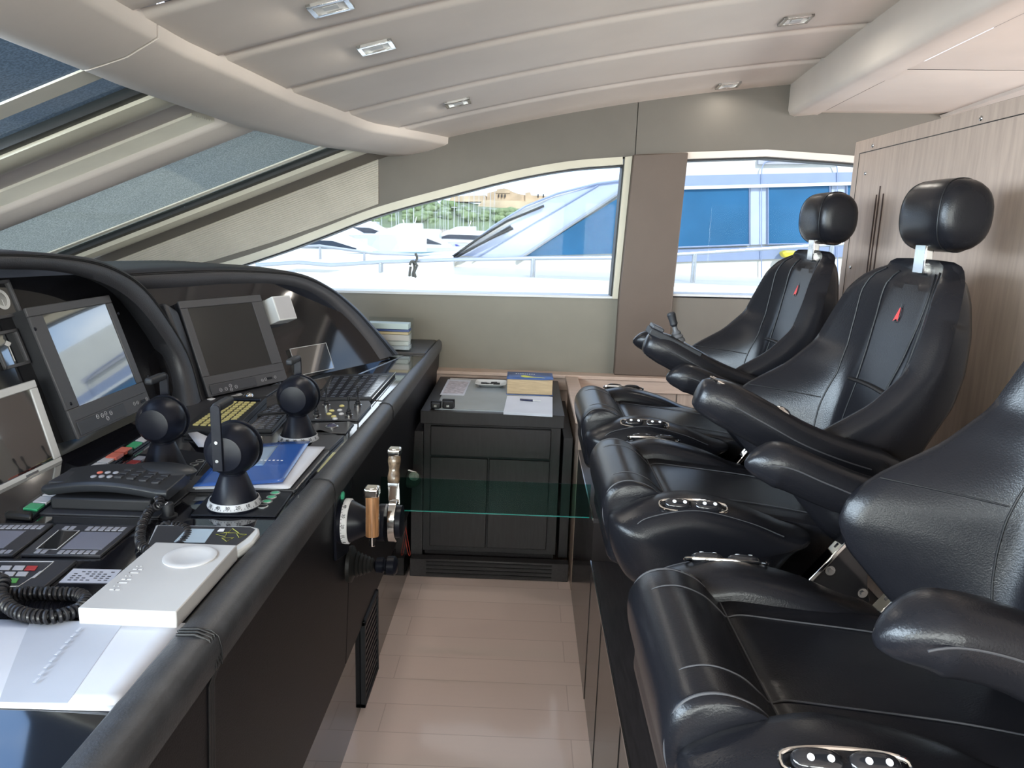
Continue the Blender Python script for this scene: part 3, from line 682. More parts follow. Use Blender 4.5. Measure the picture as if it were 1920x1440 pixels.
def back_shell():
    R = []
    zs = list(np.linspace(.865, 1.485, 46))
    def ring(z, sc=1.0, zz=None):
        xc, xw, hw, xb = rv(r_xc, z), rv(r_xw, z), rv(r_hw, z), rv(r_xb, z); pts = []
        for u in np.linspace(-1, 1, 37):
            p = backpt(u, z); pts.append((p[0], p[1]*sc, p[2]))
        # outer wing roll and the back
        e = min(.03, (xb-xw)*.3)
        for s, x in ((hw+.014, xw-.004), (hw+.028, xw+.012), (hw+.036, xw+e+.02), (hw+.034, (xw+xb)/2), (hw+.022, xb-.02), (hw-.0, xb), (hw*.5, xb+.006)):
            pts.append((x-CX0, s*sc, z-CZ0))
        for s, x in ((-hw*.5, xb+.006), (-hw, xb), (-hw-.022, xb-.02), (-hw-.034, (xw+xb)/2), (-hw-.036, xw+e+.02), (-hw-.028, xw+.012), (-hw-.014, xw-.004)):
            pts.append((x-CX0, s*sc, z-CZ0))
        if zz is not None:
            c = np.mean(np.array(pts), axis=0); pts = [((p[0]-c[0])*zz[0]+c[0], p[1]*zz[0], p[2]+zz[1]) for p in pts]
        return pts
    R.append(ring(.865, zz=(.3,-.03))); R.append(ring(.865, zz=(.8,-.022))); 
    for z in zs: R.append(ring(z))
    R.append(ring(1.485, zz=(.93,.010))); R.append(ring(1.485, zz=(.75,.018))); R.append(ring(1.485, zz=(.4,.02)))
    return MB().rings(R)
def loc(x, s, z): return np.array((x-CX0, s, z-CZ0))
def pod(side):
    prof = crv([(.205,.90),(.225,.82),(.27,.765),(.38,.75),(.50,.757),(.575,.80),(.625,.865),(.66,.892),(.60,.912),(.51,.947),(.39,.972),(.30,.958),(.235,.93)], 5, closed=True)
    P = np.array(prof); c = np.array((.44,.86)); R = []
    for s, k in ((.165,.78),(.172,.90),(.185,.965),(.205,.995),(.225,1.0),(.25,.985),(.270,.95),(.286,.89),(.298,.80),(.306,.66),(.310,.4)):
        R.append([loc(c[0]+(p[0]-c[0])*k, side*s, c[1]+(p[1]-c[1])*k-.010*(1-k)) for p in P])
    return MB().rings(R)
def cushion():
    prof = crv([(.243,.775),(.212,.84),(.196,.90),(.198,.945),(.222,.975),(.262,.984),(.305,.970),(.336,.944),(.350,.932),(.375,.935),(.45,.928),(.60,.912),(.72,.893),(.80,.87),(.81,.82),(.78,.775),(.5,.765)], 5, closed=True)
    P = np.array(prof); R = []; c = np.array((.5,.86))
    for s in (-.190,-.184,-.17,-.12,-.06,0,.06,.12,.17,.184,.190):
        k = {.190:.94,.184:.985}.get(abs(s), 1.0)
        R.append([loc(c[0]+(p[0]-c[0])*k, s, c[1]+(p[1]-c[1])*k) for p in P])
    return MB().rings(R)
def arm_mb(path, w, h, blunt=.5):
    P = crv(path, 8); n = len(P); R = []
    for i, p in enumerate(P):
        t = i/(n-1); tg = P[min(i+1,n-1)]-P[max(i-1,0)]; tg = tg/np.linalg.norm(tg)
        side = np.array((0,1,0)); up = np.cross(tg, side); up = up if up[2] > 0 else -up; up /= np.linalg.norm(up)
        k = min(1, (t/.22+.07)**blunt) if t < .22 else 1; k2 = 1 if t < .9 else max(.5, 1-(t-.9)*3)
        q = []
        for a in range(20):
            an = 2*PI*a/20; cx, sz = math.cos(an), math.sin(an)
            cx = math.copysign(abs(cx)**.75, cx); sz = math.copysign(abs(sz)**.85, sz)
            q.append(p+side*cx*w*k*k2+up*sz*h*k*k2)
        R.append(q)
    b = MB(); tg = (P[0]-P[1]); tg /= np.linalg.norm(tg)
    c0 = np.mean(np.array(R[0]), axis=0); R.insert(0, [c0+(q-c0)*.55+tg*.004 for q in R[0]]); return b.rings(R)
M_rocker = mat('black_gloss_rocker', (.012,.012,.014), .12, coat=.4)
M_logo = mat('red_sail_logo', (.55,.05,.05), .5)
def switches(t, s, dots=False):
    sg = 1 if s > 0 else -1; fr = Fr(loc(.385, s, .9605), (1,0,-.03), (0,1,-.62*sg))
    b = MB(); q = [(.075*math.cos(a)*1.0, .017*math.copysign(abs(math.sin(a))**.6, math.sin(a)), 0) for a in np.linspace(0, 2*PI, 33)[:-1]]
    b.tube([fr(p) for p in q], .0032, 8, closed=True); o = obj('switch_surround', b, M_chrome, t)
    for dx in (-.034, .032):
        b = MB().ell((dx,0,.003), (.030,.014,.011), fr, nu=20, nv=10, pw=.75); r = obj('rocker_switch', b, M_rocker, t)
        b = MB()
        for ox in (-.010,.013): b.cyl(fr((dx+ox,0,.0125)), fr((dx+ox,0,.0142)), .0042, n=14)
        obj('switch_mark', b, M_white, r)
def chair(label, y, kind):
    t = thing('pilot_chair', label, 'chair', (CX0, y, CZ0), 'black leather pilot chairs facing the helm')
    OFF[t.name] = (0,0,0)
    c_ = obj('seat_cushion', cushion(), M_leather, t, smooth=60)
    b = MB()
    prof = [(.205,.93),(.222,.972),(.262,.983),(.305,.969),(.336,.943),(.350,.931),(.375,.935),(.45,.928),(.60,.913),(.72,.894)]
    for s in (-.115,.115): b.tube([loc(x, s, z+.0012) for x, z in crv([(.197,.90)]+prof, 6)], .0014, 6)
    for s in (-.1765,.1765): b.tube([loc(.5+(x-.5)*1.0, s, z-.0004) for x, z in crv([(.214,.85),(.199,.90),(.205,.95),(.226,.976),(.262,.9835),(.305,.9695),(.336,.943)], 6)], .0022, 6)
    b.tube([loc(.351, s, .9320) for s in np.linspace(-.17,.17,8)], .0014, 6)
    obj('stitching', b, M_stitch, c_)
    for sd in (-1, 1):
        p_ = obj('side_bolster', pod(sd), M_leather, t, smooth=60)
        b = MB(); pr = [(.44+(q[0]-.44)*.895, .86+(q[1]-.86)*.895) for q in crv([(.222,.85),(.238,.925),(.29,.955),(.39,.970),(.51,.945),(.60,.912)], 6)]
        b.tube([loc(q[0], sd*.2862, q[1]-.001) for q in pr], .0013, 6); obj('stitching', b, M_stitch, p_)
        switches(t, sd*.268)
    bk = obj('backrest', back_shell(), M_leather, t, smooth=60)
    b = MB()
    for sg in (-1, 1):
        b.tube([backpt(sg*np.interp(z, [1.20,1.35,1.475], [.32,.46,.62]), z, .0015) for z in np.linspace(1.195, 1.478, 24)], .0022, 6)
        b.tube([backpt(sg*np.interp(z, [.90,1.20,1.35,1.475], [.55,.60,.74,.93]), z, .0015) for z in np.linspace(.90, 1.478, 40)], .0020, 6)
        b.tube([backpt(sg*u, 1.115+.02*abs(u), .0012) for u in np.linspace(.60, 1.0, 12)], .0016, 6)
        b.tube([backpt(sg*.30, z, .0012) for z in np.linspace(.90, 1.185, 14)], .0016, 6)
    obj('piping', b, M_seam, bk)
    b = MB()
    q = [backpt(u, 1.19+.004*math.cos(u*4), .004) for u in np.linspace(-.42, .42, 14)]; b.tube(q, .009, 8, flat=.6); obj('lumbar_slot', b, M_seam, bk)
    # logo : sail with ellipse ring
    fr = Fr(backpt(0, 1.37, .0018), (0,-1,0), (backpt(0,1.39)-backpt(0,1.35)))
    b = MB(); b.prism([(-.0015,.018),(.0015,.018),(.010,-.015),(.001,-.010),(-.013,-.017)], 0, .0008, fr); lg = obj('sail_emblem', b, M_logo, bk)
    b = MB(); b.tube([fr((.011*math.cos(a), .019*math.sin(a), .0004)) for a in np.linspace(0, 2*PI, 29)[:-1]], .0007, 5, closed=True); b.tube([fr((0,.017,.0004)), fr((.001,.028,.0004))], .0008, 5); obj('emblem_ring', b, M_stitch, bk)
    # headrest
    hc = loc(.978, 0, 1.607)
    R = []
    HK = ((-.112,.30),(-.110,.55),(-.104,.74),(-.095,.86),(-.080,.94),(-.06,.985),(-.03,1.0),(0,1.0),(.03,1.0),(.06,.985),(.080,.94),(.095,.86),(.104,.74),(.110,.55),(.112,.30))
    for s, k in HK:
        r = []
        for a in range(28):
            an = 2*PI*a/28; cx, sz = math.cos(an), math.sin(an); cx = math.copysign(abs(cx)**.82, cx); sz = math.copysign(abs(sz)**.82, sz)
            r.append(hc+np.array((cx*.066*(k if cx < 0 else k**.6), s, sz*.084*k)))
        R.append(r)
    h = obj('headrest', MB().rings(R), M_leather, t, smooth=60)
    b = MB()
    def hring(s0, a, sw):
        s_ = s0*(1-sw*math.cos(a)); k = float(np.interp(s_, [q[0] for q in HK], [q[1] for q in HK])); cx, sz = math.cos(a), math.sin(a); cx = math.copysign(abs(cx)**.82, cx); sz = math.copysign(abs(sz)**.82, sz)
        return hc+np.array((cx*.0665*(k if cx < 0 else k**.6), s_, sz*.0845*k))
    for s0 in (-.062,.062): b.tube([hring(s0, a, .45) for a in np.linspace(0, 2*PI, 49)[:-1]], .0014, 6, closed=True)
    obj('stitching', b, M_seam, h)
    b = MB(); b.box(tuple(loc(.935,-.026,1.47)), tuple(loc(.955,.026,1.545)))
    obj('headrest_stem', b, M_chrome, t, bevel=.003)
    # arms
    A = {}
    if kind in ('joystick','control'):
        pa = [loc(x, -.312, z) for x, z in ((.365,1.225),(.42,1.205),(.50,1.165),(.58,1.125),(.68,1.09),(.80,1.06))]
        A['n'] = arm_mb(pa, .046, .047, .18)
    else:
        pa = [loc(x, -.300, z) for x, z in ((.385,1.135),(.44,1.148),(.51,1.135),(.58,1.105),(.67,1.075),(.80,1.05))]
        A['n'] = arm_mb(pa, .046, .042, .5)
    pf_ = [loc(x, .312, z) for x, z in ((.42,1.135),(.48,1.135),(.56,1.105),(.65,1.075),(.80,1.05))]
    A['f'] = arm_mb(pf_, .040, .042, .5)
    arms = {}
    for k, s in (('n', -.312), ('f', .312)):
        a_ = obj('armrest', A[k], M_leather, t, smooth=60); arms[k] = a_
        pth = pa if k == 'n' else pf_
        b = MB(); ys = 1 if s > 0 else -1
        b.tube([p+np.array((0,-.0455 if k == 'n' else -.040,.008)) for p in crv(pth, 6)][3:-4], .0015, 6); obj('stitching', b, M_stitch, a_)
    b = MB()
    for s in (-.30,.30): b.cyl(loc(.80, s*.9, 1.045), loc(.80, s*1.08, 1.045), .035)
    obj('arm_pivots', b, M_leather, t, bevel=.008)
    if kind == 'joystick':
        a_ = arms['n']; fr = Fr(loc(.46,-.312,1.222), (.94,0,-.42), (0,1,0))
        b = MB().box((-.10,-.036,-.01),(.07,.036,.010),fr); obj('control_box', b, M_matte, a_, bevel=.003)
        b = MB().box((-.098,-.030,.010),(-.062,.030,.022),fr); obj('control_cap', b, M_panel, a_, bevel=.003)
        b = MB(); b.lathe([(.020,.008),(.020,.014),(.016,.02),(.018,.025),(.013,.032),(.014,.037),(.008,.045),(.007,.06)], Fr(fr((.005,0,0)),(1,0,.35),(0,1,0)), 20); j = obj('joystick', b, mat('grey_rubber', (.07,.07,.075), .5), a_)
        b = MB(); b.lathe([(.006,.055),(.012,.065),(.011,.075),(.013,.095),(.010,.10)], Fr(fr((.005,0,0)),(1,0,.35),(0,1,0)), 16); obj('joystick_grip', b, M_matte, j)
    if kind == 'control':
        a_ = arms['n']; fr = Fr(loc(.46,-.312,1.226), (.90,0,-.43), (0,1,0))
        b = MB(); b.tube([fr((x, y, -.001)) for x, y in ((-.07,-.022),(.10,-.022),(.115,0),(.10,.022),(-.07,.022),(-.08,0))], .0025, 6, closed=True); obj('control_pad', b, M_chrome, a_)
        b = MB()
        for k in range(6): b.ell((-.055+.022*k,0,.0), (.008,.009,.005), fr, nu=12, nv=6)
        obj('arm_buttons', b, M_rocker, a_)
        b = MB().ell((.088,0,.002),(.020,.020,.012),fr,nu=16,nv=8); obj('trackball', b, M_chrome, a_)
    # metal frame and pedestal
    for s in (-.288,.288):
        b = MB(); f = Fr(loc(0,s-.006,0), (1,0,0), (0,0,1))
        o_ = loc(0,0,0)
        b.prism([(.61,.765),(.60,.735),(.775,.735),(.785,.765),(.775,.80),(.76,.92),(.735,.925),(.70,.895)], -.006, .006, Fr((-CX0,s,-CZ0),(1,0,0),(0,0,1)))
        br = obj('recliner_plate', b, M_gloss, t, bevel=.002)
        b = MB(); F_ = Fr(loc(.672, s, .847), (.60,0,.80), (0,1,0)); b.box((-.115,-.017,-.004),(.085,.017,.006),F_)
        obj('chrome_bar', b, M_chrome, t, bevel=.002)
        b = MB(); sg = -1 if s < 0 else 1
        for x, z in ((.688,.835),(.645,.785),(.765,.785)):
            b.cyl(loc(x, s, z), loc(x, s+sg*.009, z), .011, n=18); b.cyl(loc(x, s+sg*.009, z), loc(x, s+sg*.013, z), .006, n=6)
        obj('bolts', b, M_steel, br)
    b = MB(); b.box(tuple(loc(.30,-.16,.735)), tuple(loc(.78,.16,.772))); obj('seat_pan', b, M_black, t, bevel=.004)
    b = MB(); b.box(tuple(loc(.34,-.19,.69)), tuple(loc(.76,-.15,.735))); b.box(tuple(loc(.34,.15,.69)), tuple(loc(.76,.19,.735))); obj('slide_rails', b, M_steel, t, bevel=.002)
    b = MB(); b.lathe([(.17,0),(.17,.012),(.15,.02),(.07,.03),(.065,.19),(.13,.20),(.13,.215)], Fr((0,0,0)), 32); obj('pedestal', b, M_black, t)
    return t
chair('nearest black leather pilot chair with wide front roll and pointed padded armrests', 1.035, 'plain')
chair('middle black leather pilot chair with red sail emblem and large headrest before the oak partition', 1.85, 'control')
cA = chair('farthest black leather pilot chair, nearest the window, with a joystick on its raised armrest', 2.56, 'joystick')
for ch in cA.children:
    if ch.name.startswith('pedestal'): ch.location.z = .145; ch.scale.z = .32
# ------------------------------------------------------------------ green band as a glass pane
b = MB(); R = []
pS = [at(950,964,1,2.4)[2]]
b.box((-.47, 2.40, pS[0]), (.240, 2.402, pS[0]+.115)); obj('glass_pane', b, M_glassg, gs)
b = MB(); b.box((-.47, 2.3995, pS[0]-.003), (.240, 2.4025, pS[0])); obj('edge_glint', b, mat('green_glint', (.01,.20,.16), .15), gs)  # glint along the lower edge is a green coloured strip
# ------------------------------------------------------------------ rotary control levers on the desk
M_ring = mat('grey_scale_ring', (.42,.43,.46), .4)
M_green = mat('green_button', (.06,.42,.24), .3); M_ringb = mat('button_ring', (.40,.42,.43), .3, metal=.6)
def lever(label, base, plate, rb, grip_far, ring=True, screws=True, sc=1.0):
    c = D(*base, ZD+.004); t = thing('control_lever', label, 'lever', (c[0], c[1], ZD), 'black ball shaped control levers on the desk')
    P = [D(*q, ZD+.004) for q in plate]
    b = MB(); b.prism([(p[0],p[1]) for p in P], ZD+.0005, ZD+.005); obj('base_plate', b, M_black, t, bevel=.0015)
    F_ = Fr((c[0],c[1],ZD+.005)); k = rb/.056
    prof = [(rb*.99,0),(rb,.002),(rb*1.0,.006*k)]
    b = MB(); b.lathe([(rb*.98,0),(rb*.985,.006*k),(rb*.90,.012*k),(rb*.88,.014*k)]+([] if ring else [])+[(rb*.86,.019*k),(rb*.50,.072*k),(rb*.44,.075*k),(rb*.44,.085*k)], F_, 40); cn = obj('cone_base', b, M_black, t, smooth=30)
    if ring:
        b = MB(); b.lathe([(rb*1.0,.004*k),(rb*1.01,.006*k),(rb*.93,.0185*k),(rb*.90,.0185*k),(rb*.9,.004*k)], F_, 40); rg = obj('scale_ring', b, M_ring, t, smooth=30)
        b = MB()
        for i, tx in enumerate(('50','40','30','20','10','0','10','20')):
            a = math.radians(-128+22*(i)); r_ = rb*.975; z_ = .0125*k
            nrm = np.array((math.cos(a), math.sin(a), .55)); tan_ = np.array((-math.sin(a), math.cos(a), 0)); o = F_((r_*math.cos(a)*1.0, r_*math.sin(a)*1.0, z_))+nrm*.001
            b.text(tx, .0105*k, Fr(o, tan_, np.cross(nrm, tan_)), .0004)
            for j in range(3):
                a2 = a+math.radians(7.3*(j-1)); z2 = .007*k; b.cyl(F_((rb*1.002*math.cos(a2), rb*1.002*math.sin(a2), z2)), F_((rb*.985*math.cos(a2), rb*.985*math.sin(a2), z2+.0025*k)), .0006, n=5)
        obj('scale_marks', b, M_seam, rg, smooth=0)
    zc = .128*k; cy = 0.0; R_ = .057*k
    # drum: sphere flattened on the two sides along y
    prof = []
    for a in np.linspace(-48, 48, 25): prof.append((R_*math.cos(math.radians(a)), R_*math.sin(math.radians(a))))
    prof = [(R_*.60,-R_*.80),(R_*.64,-R_*.79)]+prof+[(R_*.64,R_*.79),(R_*.60,R_*.80)]
    F2 = Fr(F_((0,0,zc)), (1,0,0), (0,0,1))   # z axis = -y
    b = MB(); b.lathe(prof, F2, 40); dr = obj('drum', b, M_black, t, smooth=25)
    b = MB(); b.lathe([(R_*1.0,-R_*.50),(R_*1.02,-R_*.46),(R_*1.02,-R_*.40),(R_*1.0,-R_*.36)], F2, 40); obj('drum_rim', b, M_black, dr, smooth=25)
    s = 1 if not grip_far else -1   # face side along local z (=-y)
    w = .0105*k; zf = s*R_*.80; L = .098*k
    b = MB(); q = [(w*math.cos(a), L+w*math.sin(a)) for a in np.linspace(0, PI, 13)]+[(-w*1.05,-.035*k),(w*1.05,-.035*k)]
    b.prism([(x-.012*k, y) for x, y in q], zf, zf+s*.006*k, F2); ar = obj('lever_arm', b, M_black, t, bevel=.0012)
    b = MB(); b.box((-.012*k-w, L-.006*k, zf-s*.001), (-.012*k+w, L+.011*k, zf-s*.075*k), F2); obj('lever_grip', b, M_matte, t, bevel=.006, bseg=3)
    if not grip_far:
        for yy in (.028, -.012):
            b = MB(); b.cyl(F2((-.012*k,yy*k,zf+s*.006*k)), F2((-.012*k,yy*k,zf+s*.0085*k)), .0036*k, n=14); b.cyl(F2((-.012*k,yy*k,zf+s*.0085*k)), F2((-.012*k,yy*k,zf+s*.0088*k)), .002*k, n=6); obj('screw', b, M_steel, ar)
    return t
def ring_buttons(t, pts, r=.0105, mats=None, z=None):
    z = (ZD+.005) if z is None else z
    for i, (x, y) in enumerate(pts):
        c = D(x, y, z); F_ = Fr((c[0],c[1],z))
        b = MB(); b.lathe([(r,0),(r,.002),(r*.86,.0025),(r*.78,.0015),(r*.78,0)], F_, 24); rr = obj('button_ring', b, M_ringb, t)
        m_ = (mats[i] if mats else M_green)
        b = MB(); b.lathe([(r*.77,0),(r*.77,.0022),(r*.5,.0032),(.0005,.0034)], F_, 20); obj('button_cap', b, m_, rr)
l1 = lever('black control lever nearest the handset phone, farthest left of the three', (309,884), [(228,888),(308,838),(395,852),(360,900)][::1], .056, True, ring=False)
ring_buttons(l1, [(375,865),(364,871),(355,878),(348,885)], .0105, [M_black,M_black,M_green,M_black])
l2 = lever('nearest and largest black control lever with an upright screwed arm and 30 20 scale ring', (440,948), [(357,966),(395,925),(552,918),(517,968)], .056, False)
ring_buttons(l2, [(516,925),(509,933),(501,941),(493,950)], .0115, [M_green,M_green,M_green,M_black])
l3 = lever('black control lever farthest from the camera, between keypads and brochure', (560,826), [(520,828),(600,806),(640,818),(600,842)], .056, True)
ring_buttons(l3, [(622,820),(617,825),(612,830),(604,836)], .0100, [M_green]*3+[M_black])
# ------------------------------------------------------------------ flat desk instruments
def plate(name, label, cat, px, h=.006, mt_=M_panel, z0=ZD, bev=.0015, part='faceplate', group=None, grow=None):
    P = [D(x, y, z0+h) for x, y in px]; c = np.mean(np.array(P), axis=0)
    t = thing(name, label, cat, (c[0], c[1], z0), group)
    b = MB(); b.prism([(p[0],p[1]) for p in P], z0+.0002, z0+h); obj(part, b, mt_, t, bevel=bev); return t
def tile(t, name, px, z, h=.002, mt_=M_white, parent=None, bev=.0008, ang=None):
    P = [D(x, y, z+h) for x, y in px]; b = MB(); b.prism([(p[0],p[1]) for p in P], z, z+h); return obj(name, b, mt_, parent or t, bevel=bev)
def lerp4(q, u, v):
    a = np.array(q[0])*(1-u)+np.array(q[1])*u; b_ = np.array(q[3])*(1-u)+np.array(q[2])*u; return a*(1-v)+b_*v
def cell(q, u0, u1, v0, v1): return [tuple(lerp4(q, u, v)) for u, v in ((u0,v0),(u1,v0),(u1,v1),(u0,v1))]
M_red = mat('red_key', (.50,.05,.05), .35); M_redc = mat('red_guarded_key', (.62,.16,.11), .3); M_grn = mat('green_key', (.05,.36,.16), .35); M_wkey = mat('pale_key', (.55,.56,.58), .35); M_dred = mat('dark_red_key', (.28,.03,.03), .35)
M_gkey = mat('grey_key', (.30,.31,.35), .4); M_key_g = mat('bright_green_key', (.12,.45,.10), .4)
M_cover_c = mat('clear_key_cover', (.75,.66,.60), .15)
# switch strips
def strip(label, quad, keys, group='rows of lit push switches'):
    t = plate('switch_strip', label, 'switch strip', quad, .008, M_black, group=group)
    z = ZD+.008; n = len(keys); g = .10
    for i, k in enumerate(keys):
        u0 = .14+.80*i/n; u1 = .14+.80*(i+.86)/n
        q = cell(quad, u0, u1, .16, .80)
        m_, cov = k; tile(t, 'push_button', q, z, .005 if not cov else .009, m_)
    return t
WK = (M_wkey, 0); GK = (M_grn, 0); RK = (M_redc, 1); DK = (M_dred, 0); GR = (M_gkey, 0)
def sq(x0, y0, x1, y1, w=28, dx=0):  # strip running from near-left to far-right
    return [(x0, y0), (x1, y1), (x1+w, y1+4), (x0+w*1.35, y0+6)]
strip('nearest switch strip, green key first then two guarded red keys', [(20,963),(135,886),(170,888),(62,967)], [GK,WK,WK,RK,RK])
strip('middle switch strip with green, white and guarded red keys beside the monitor', [(128,894),(232,832),(262,834),(164,896)], [GK,WK,WK,RK,RK])
strip('unguarded switch strip of grey keys with one dark red key', [(182,898),(262,850),(288,852),(214,900)], [GR,GR,GR,DK,GR])
strip('farthest switch strip, partly hidden by the left control lever', [(222,842),(290,800),(312,803),(248,846)], [GK,WK,WK])
def barend(quad, lb):
    t = plate('rubber_end_bar', lb, 'trim bar', quad, .014, M_rubber, bev=.005, group='black rubber bars between the switch strips'); return t
barend([(6,962),(14,956),(62,957),(58,967)], 'black rubber bar at the near end of the first switch strip')
barend([(122,894),(128,890),(168,889),(162,897)], 'black rubber bar between first and middle switch strips')
barend([(210,845),(216,840),(250,840),(246,847)], 'black rubber bar at the far end of the middle switch strip')
# keypad display panels in the desk
def keypanel(label, quad, scr, rows, group=None, lcd=True):
    t = plate('keypad_panel', label, 'keypad', quad, .006, M_panel, group=group); z = ZD+.006
    if scr: tile(t, 'display', cell(quad, *scr), z, .001, mat('grey_lcd', (.20,.21,.26), .2), bev=0)
    for (u0, u1, v0, v1, n) in rows:
        for i in range(n):
            a = u0+(u1-u0)*i/n; tile(t, 'key', cell(quad, a, a+(u1-u0)/n*.78, v0, v1), z, .0015, M_gkey, bev=.0005)
    return t
q1 = [(-60,980),(100,981),(24,1040),(-150,1040)]
keypanel('dark keypad panel cut by the left picture edge behind the red and green keypad', q1, (.1,.80,.24,.78), [(.1,.95,.06,.17,12),(.1,.95,.84,.95,12)])
q2 = [(106,982),(256,985),(188,1041),(38,1039)]
t = keypanel('dark keypad panel with two displays in front of the phone', q2, (.42,.93,.24,.80), [(.43,.93,.06,.18,6),(.43,.93,.84,.95,6),(.14,.30,.06,.17,2),(.14,.30,.84,.95,2)])
tile(t, 'side_display', cell(q2, .14, .36, .24, .80), ZD+.006, .001, M_screen, bev=0)
b = MB(); b.tube([D(x, y, ZD+.0072) for x, y in cell(q2, .12, .38, .21, .83)], .0008, 5, closed=True); obj('outline', b, M_white, t)
q3 = [(-100,1048),(143,1050),(62,1116),(-200,1116)]
t = plate('alarm_keypad', 'near keypad with white keys, one red key and one green key at the left edge', 'keypad', q3, .008, M_panel); z = ZD+.008
for r_, (yy, m_, xs) in enumerate((((1065,1072),M_wkey,(-10,14,38)),((1072,1078),M_wkey,(4,28)))): pass
def keyat(t, cx, cy, m_): tile(t, 'key', [(cx-7,cy-4.2),(cx+13,cy-4),(cx+7,cy+4.2),(cx-13,cy+4)], z, .002, m_, bev=.0008)
for cx, cy, m_ in ((-14,1064,M_wkey),(10,1064,M_wkey),(35,1064,M_wkey),(58,1064.5,M_red),(-24,1075,M_wkey),(-8,1075,M_wkey),(17,1075.5,M_wkey),(41,1075.5,M_wkey),(-3,1087,M_wkey),(23,1087.5,M_key_g)): keyat(t, cx, cy, m_)
b = MB(); b.tube([D(x, y, z+.0006) for x, y in ((-60,1053),(101,1053),(78,1072),(58,1084),(35,1099),(-60,1101))], .0009, 5); obj('outline', b, M_white, t)
tile(t, 'latch', [(75,1070),(82,1069),(66,1082),(58,1083)], z, .002, M_silver)
# paper label on the desk
t = plate('label_card', 'small white printed card of black columns on the desk', 'label', [(138,1066),(228,1068),(205,1093),(110,1092)], .0012, M_paper, bev=0, part='card')
b = MB(); qq = [(138,1066),(228,1068),(205,1093),(110,1092)]
for i in range(7):
    for j in range(5):
        if (i*3+j*2) % 5 == 0: continue
        c_ = cell(qq, .12+.12*i, .12+.12*i+.07, .18+.15*j, .18+.15*j+.05); P = [D(x, y, ZD+.0014) for x, y in c_]; b.prism([(p[0],p[1]) for p in P], ZD+.0012, ZD+.0014)
obj('print', b, M_seam, t)
# autopilot display with triangle keys
qa = [(300,985),(478,989),(452,1026),(285,1040)]
t = plate('autopilot_control', 'grey rimmed autopilot display with four yellow outlined arrow keys', 'control unit', [(292,983),(470,986),(486,990),(487,998),(474,1016),(446,1034),(270,1034)], .016, M_silver, bev=.004)
z = ZD+.016
tile(t, 'faceplate', [(296,985),(470,988),(478,992),(462,1008),(440,1024),(276,1024)], z, .0015, M_panel)
tile(t, 'display', [(350,991),(402,992),(384,1017),(326,1016)], z+.0015, .0008, mat('pale_lcd', (.42,.52,.60), .25), bev=0)
M_yel = mat('yellow_outline', (.45,.45,.10), .5)
for tri in (((436,991),(427,999),(448,999.5)),((444,1001),(462,1002),(448,1008)),((422,1006),(405,1002),(426,998)),((416,1009),(438,1008),(425,1015))):
    b = MB(); b.tube([D(x, y, z+.0022) for x, y in tri], .0009, 5, closed=True); obj('arrow_key', b, M_yel, t)
tile(t, 'corner_key', [(412,991),(422,991),(419,996),(407,996)], z+.0015, .001, M_white)
# white long case
p0 = D(333,1145,.96); x1_, y0_ = -.513, 1.045; x0_, y1_ = -.664, 1.292
t = thing('white_case', 'long white plastic case with embossed marks on the near desk', 'case', (-.588,1.17,ZD))
b = MB(); b.box((x0_,y0_,ZD+.001),(x1_,y1_,.96)); obj('case_body', b, mat('warm_white_plastic', (.46,.455,.455), .42), t, bevel=.002)
b = MB(); b.lathe([(.045,0),(.045,.002),(.040,.0035),(.030,.0012),(.0005,.0004)], Fr((-.575,1.235,.960),(1,0,0),(0,1,0)), 36)
o = obj('finger_dish', b, mat('pale_dish', (.52,.52,.53), .35), t, smooth=60)
b = MB(); q = [(195,1105),(268,1060)]
for i in range(8):
    u = i/7; F_ = Fr((-.640, 1.105+.085*u, .9600), (0,1,0), (-1,0,0)); w = .0035
    for k, s in enumerate((((0,-.008),(.0012,.008)),((0,.006),(w,.008)),((0,-.001),(w,.001)),((w-.001,-.008),(w,.008)))):
        if (i+k) % 3 == 1: continue
        b.box((s[0][0],s[0][1],0),(s[1][0],s[1][1],.0008),F_)
obj('embossed_marks', b, bpy.data.materials['pale_dish'], t)
# papers
M_foldgrey = mat('folder_grey_band', (.42,.45,.52), .55)
P = [D(x, y, ZD+.004) for x, y in ((358,1168),(215,1327),(-90,1318),(-60,1160))]
t = thing('paper_folder', 'white folder with a wide pale grey band at the near end of the desk', 'folder', (P[0][0]-.12, P[0][1]-.1, ZD))
for k, nm in ((0,'back_sheet'),(1,'cover_sheet')):
    b = MB(); R = []
    for i in range(9):
        r = []
        for j in range(9):
            u, v = i/8, j/8; p = (P[3]*(1-u)+P[0]*u)*(1-v)+(P[2]*(1-u)+P[1]*u)*v
            lift = .003*math.sin(v*PI*1.1)*(1-u)*k + (.004*(u*v)**3 if k else 0)
            r.append((p[0]+(.003 if not k else 0), p[1]-(.003 if not k else 0), ZD+.0012+.0022*k+lift))
        R.append(r)
    b.grid(R); o = obj(nm, b, M_paper, t, solid=.0008)
b = MB(); R = []
for i in range(9):
    r = []
    for j in range(9):
        u, v = .28+.42*i/8, .01+.965*j/8; p = (P[3]*(1-u)+P[0]*u)*(1-v)+(P[2]*(1-u)+P[1]*u)*v
        r.append((p[0], p[1], ZD+.0034+.003*math.sin(v*PI*1.1)*(1-u)+.004*(u*v)**3+.0007))
    R.append(r)
b.grid(R); obj('grey_band', b, M_foldgrey, t)
b = MB(); pm = []
for j in range(9):
    v = .15+.7*j/9; u = .50-.12*(v-.1)+.03; p = (P[3]*(1-u)+P[0]*u)*(1-v)+(P[2]*(1-u)+P[1]*u)*v
    b.box((p[0]-.002,p[1]-.005,ZD+.0072+.0012*math.sin(v*3)),(p[0]+.002,p[1]+.005,ZD+.0076+.0012*math.sin(v*3)))
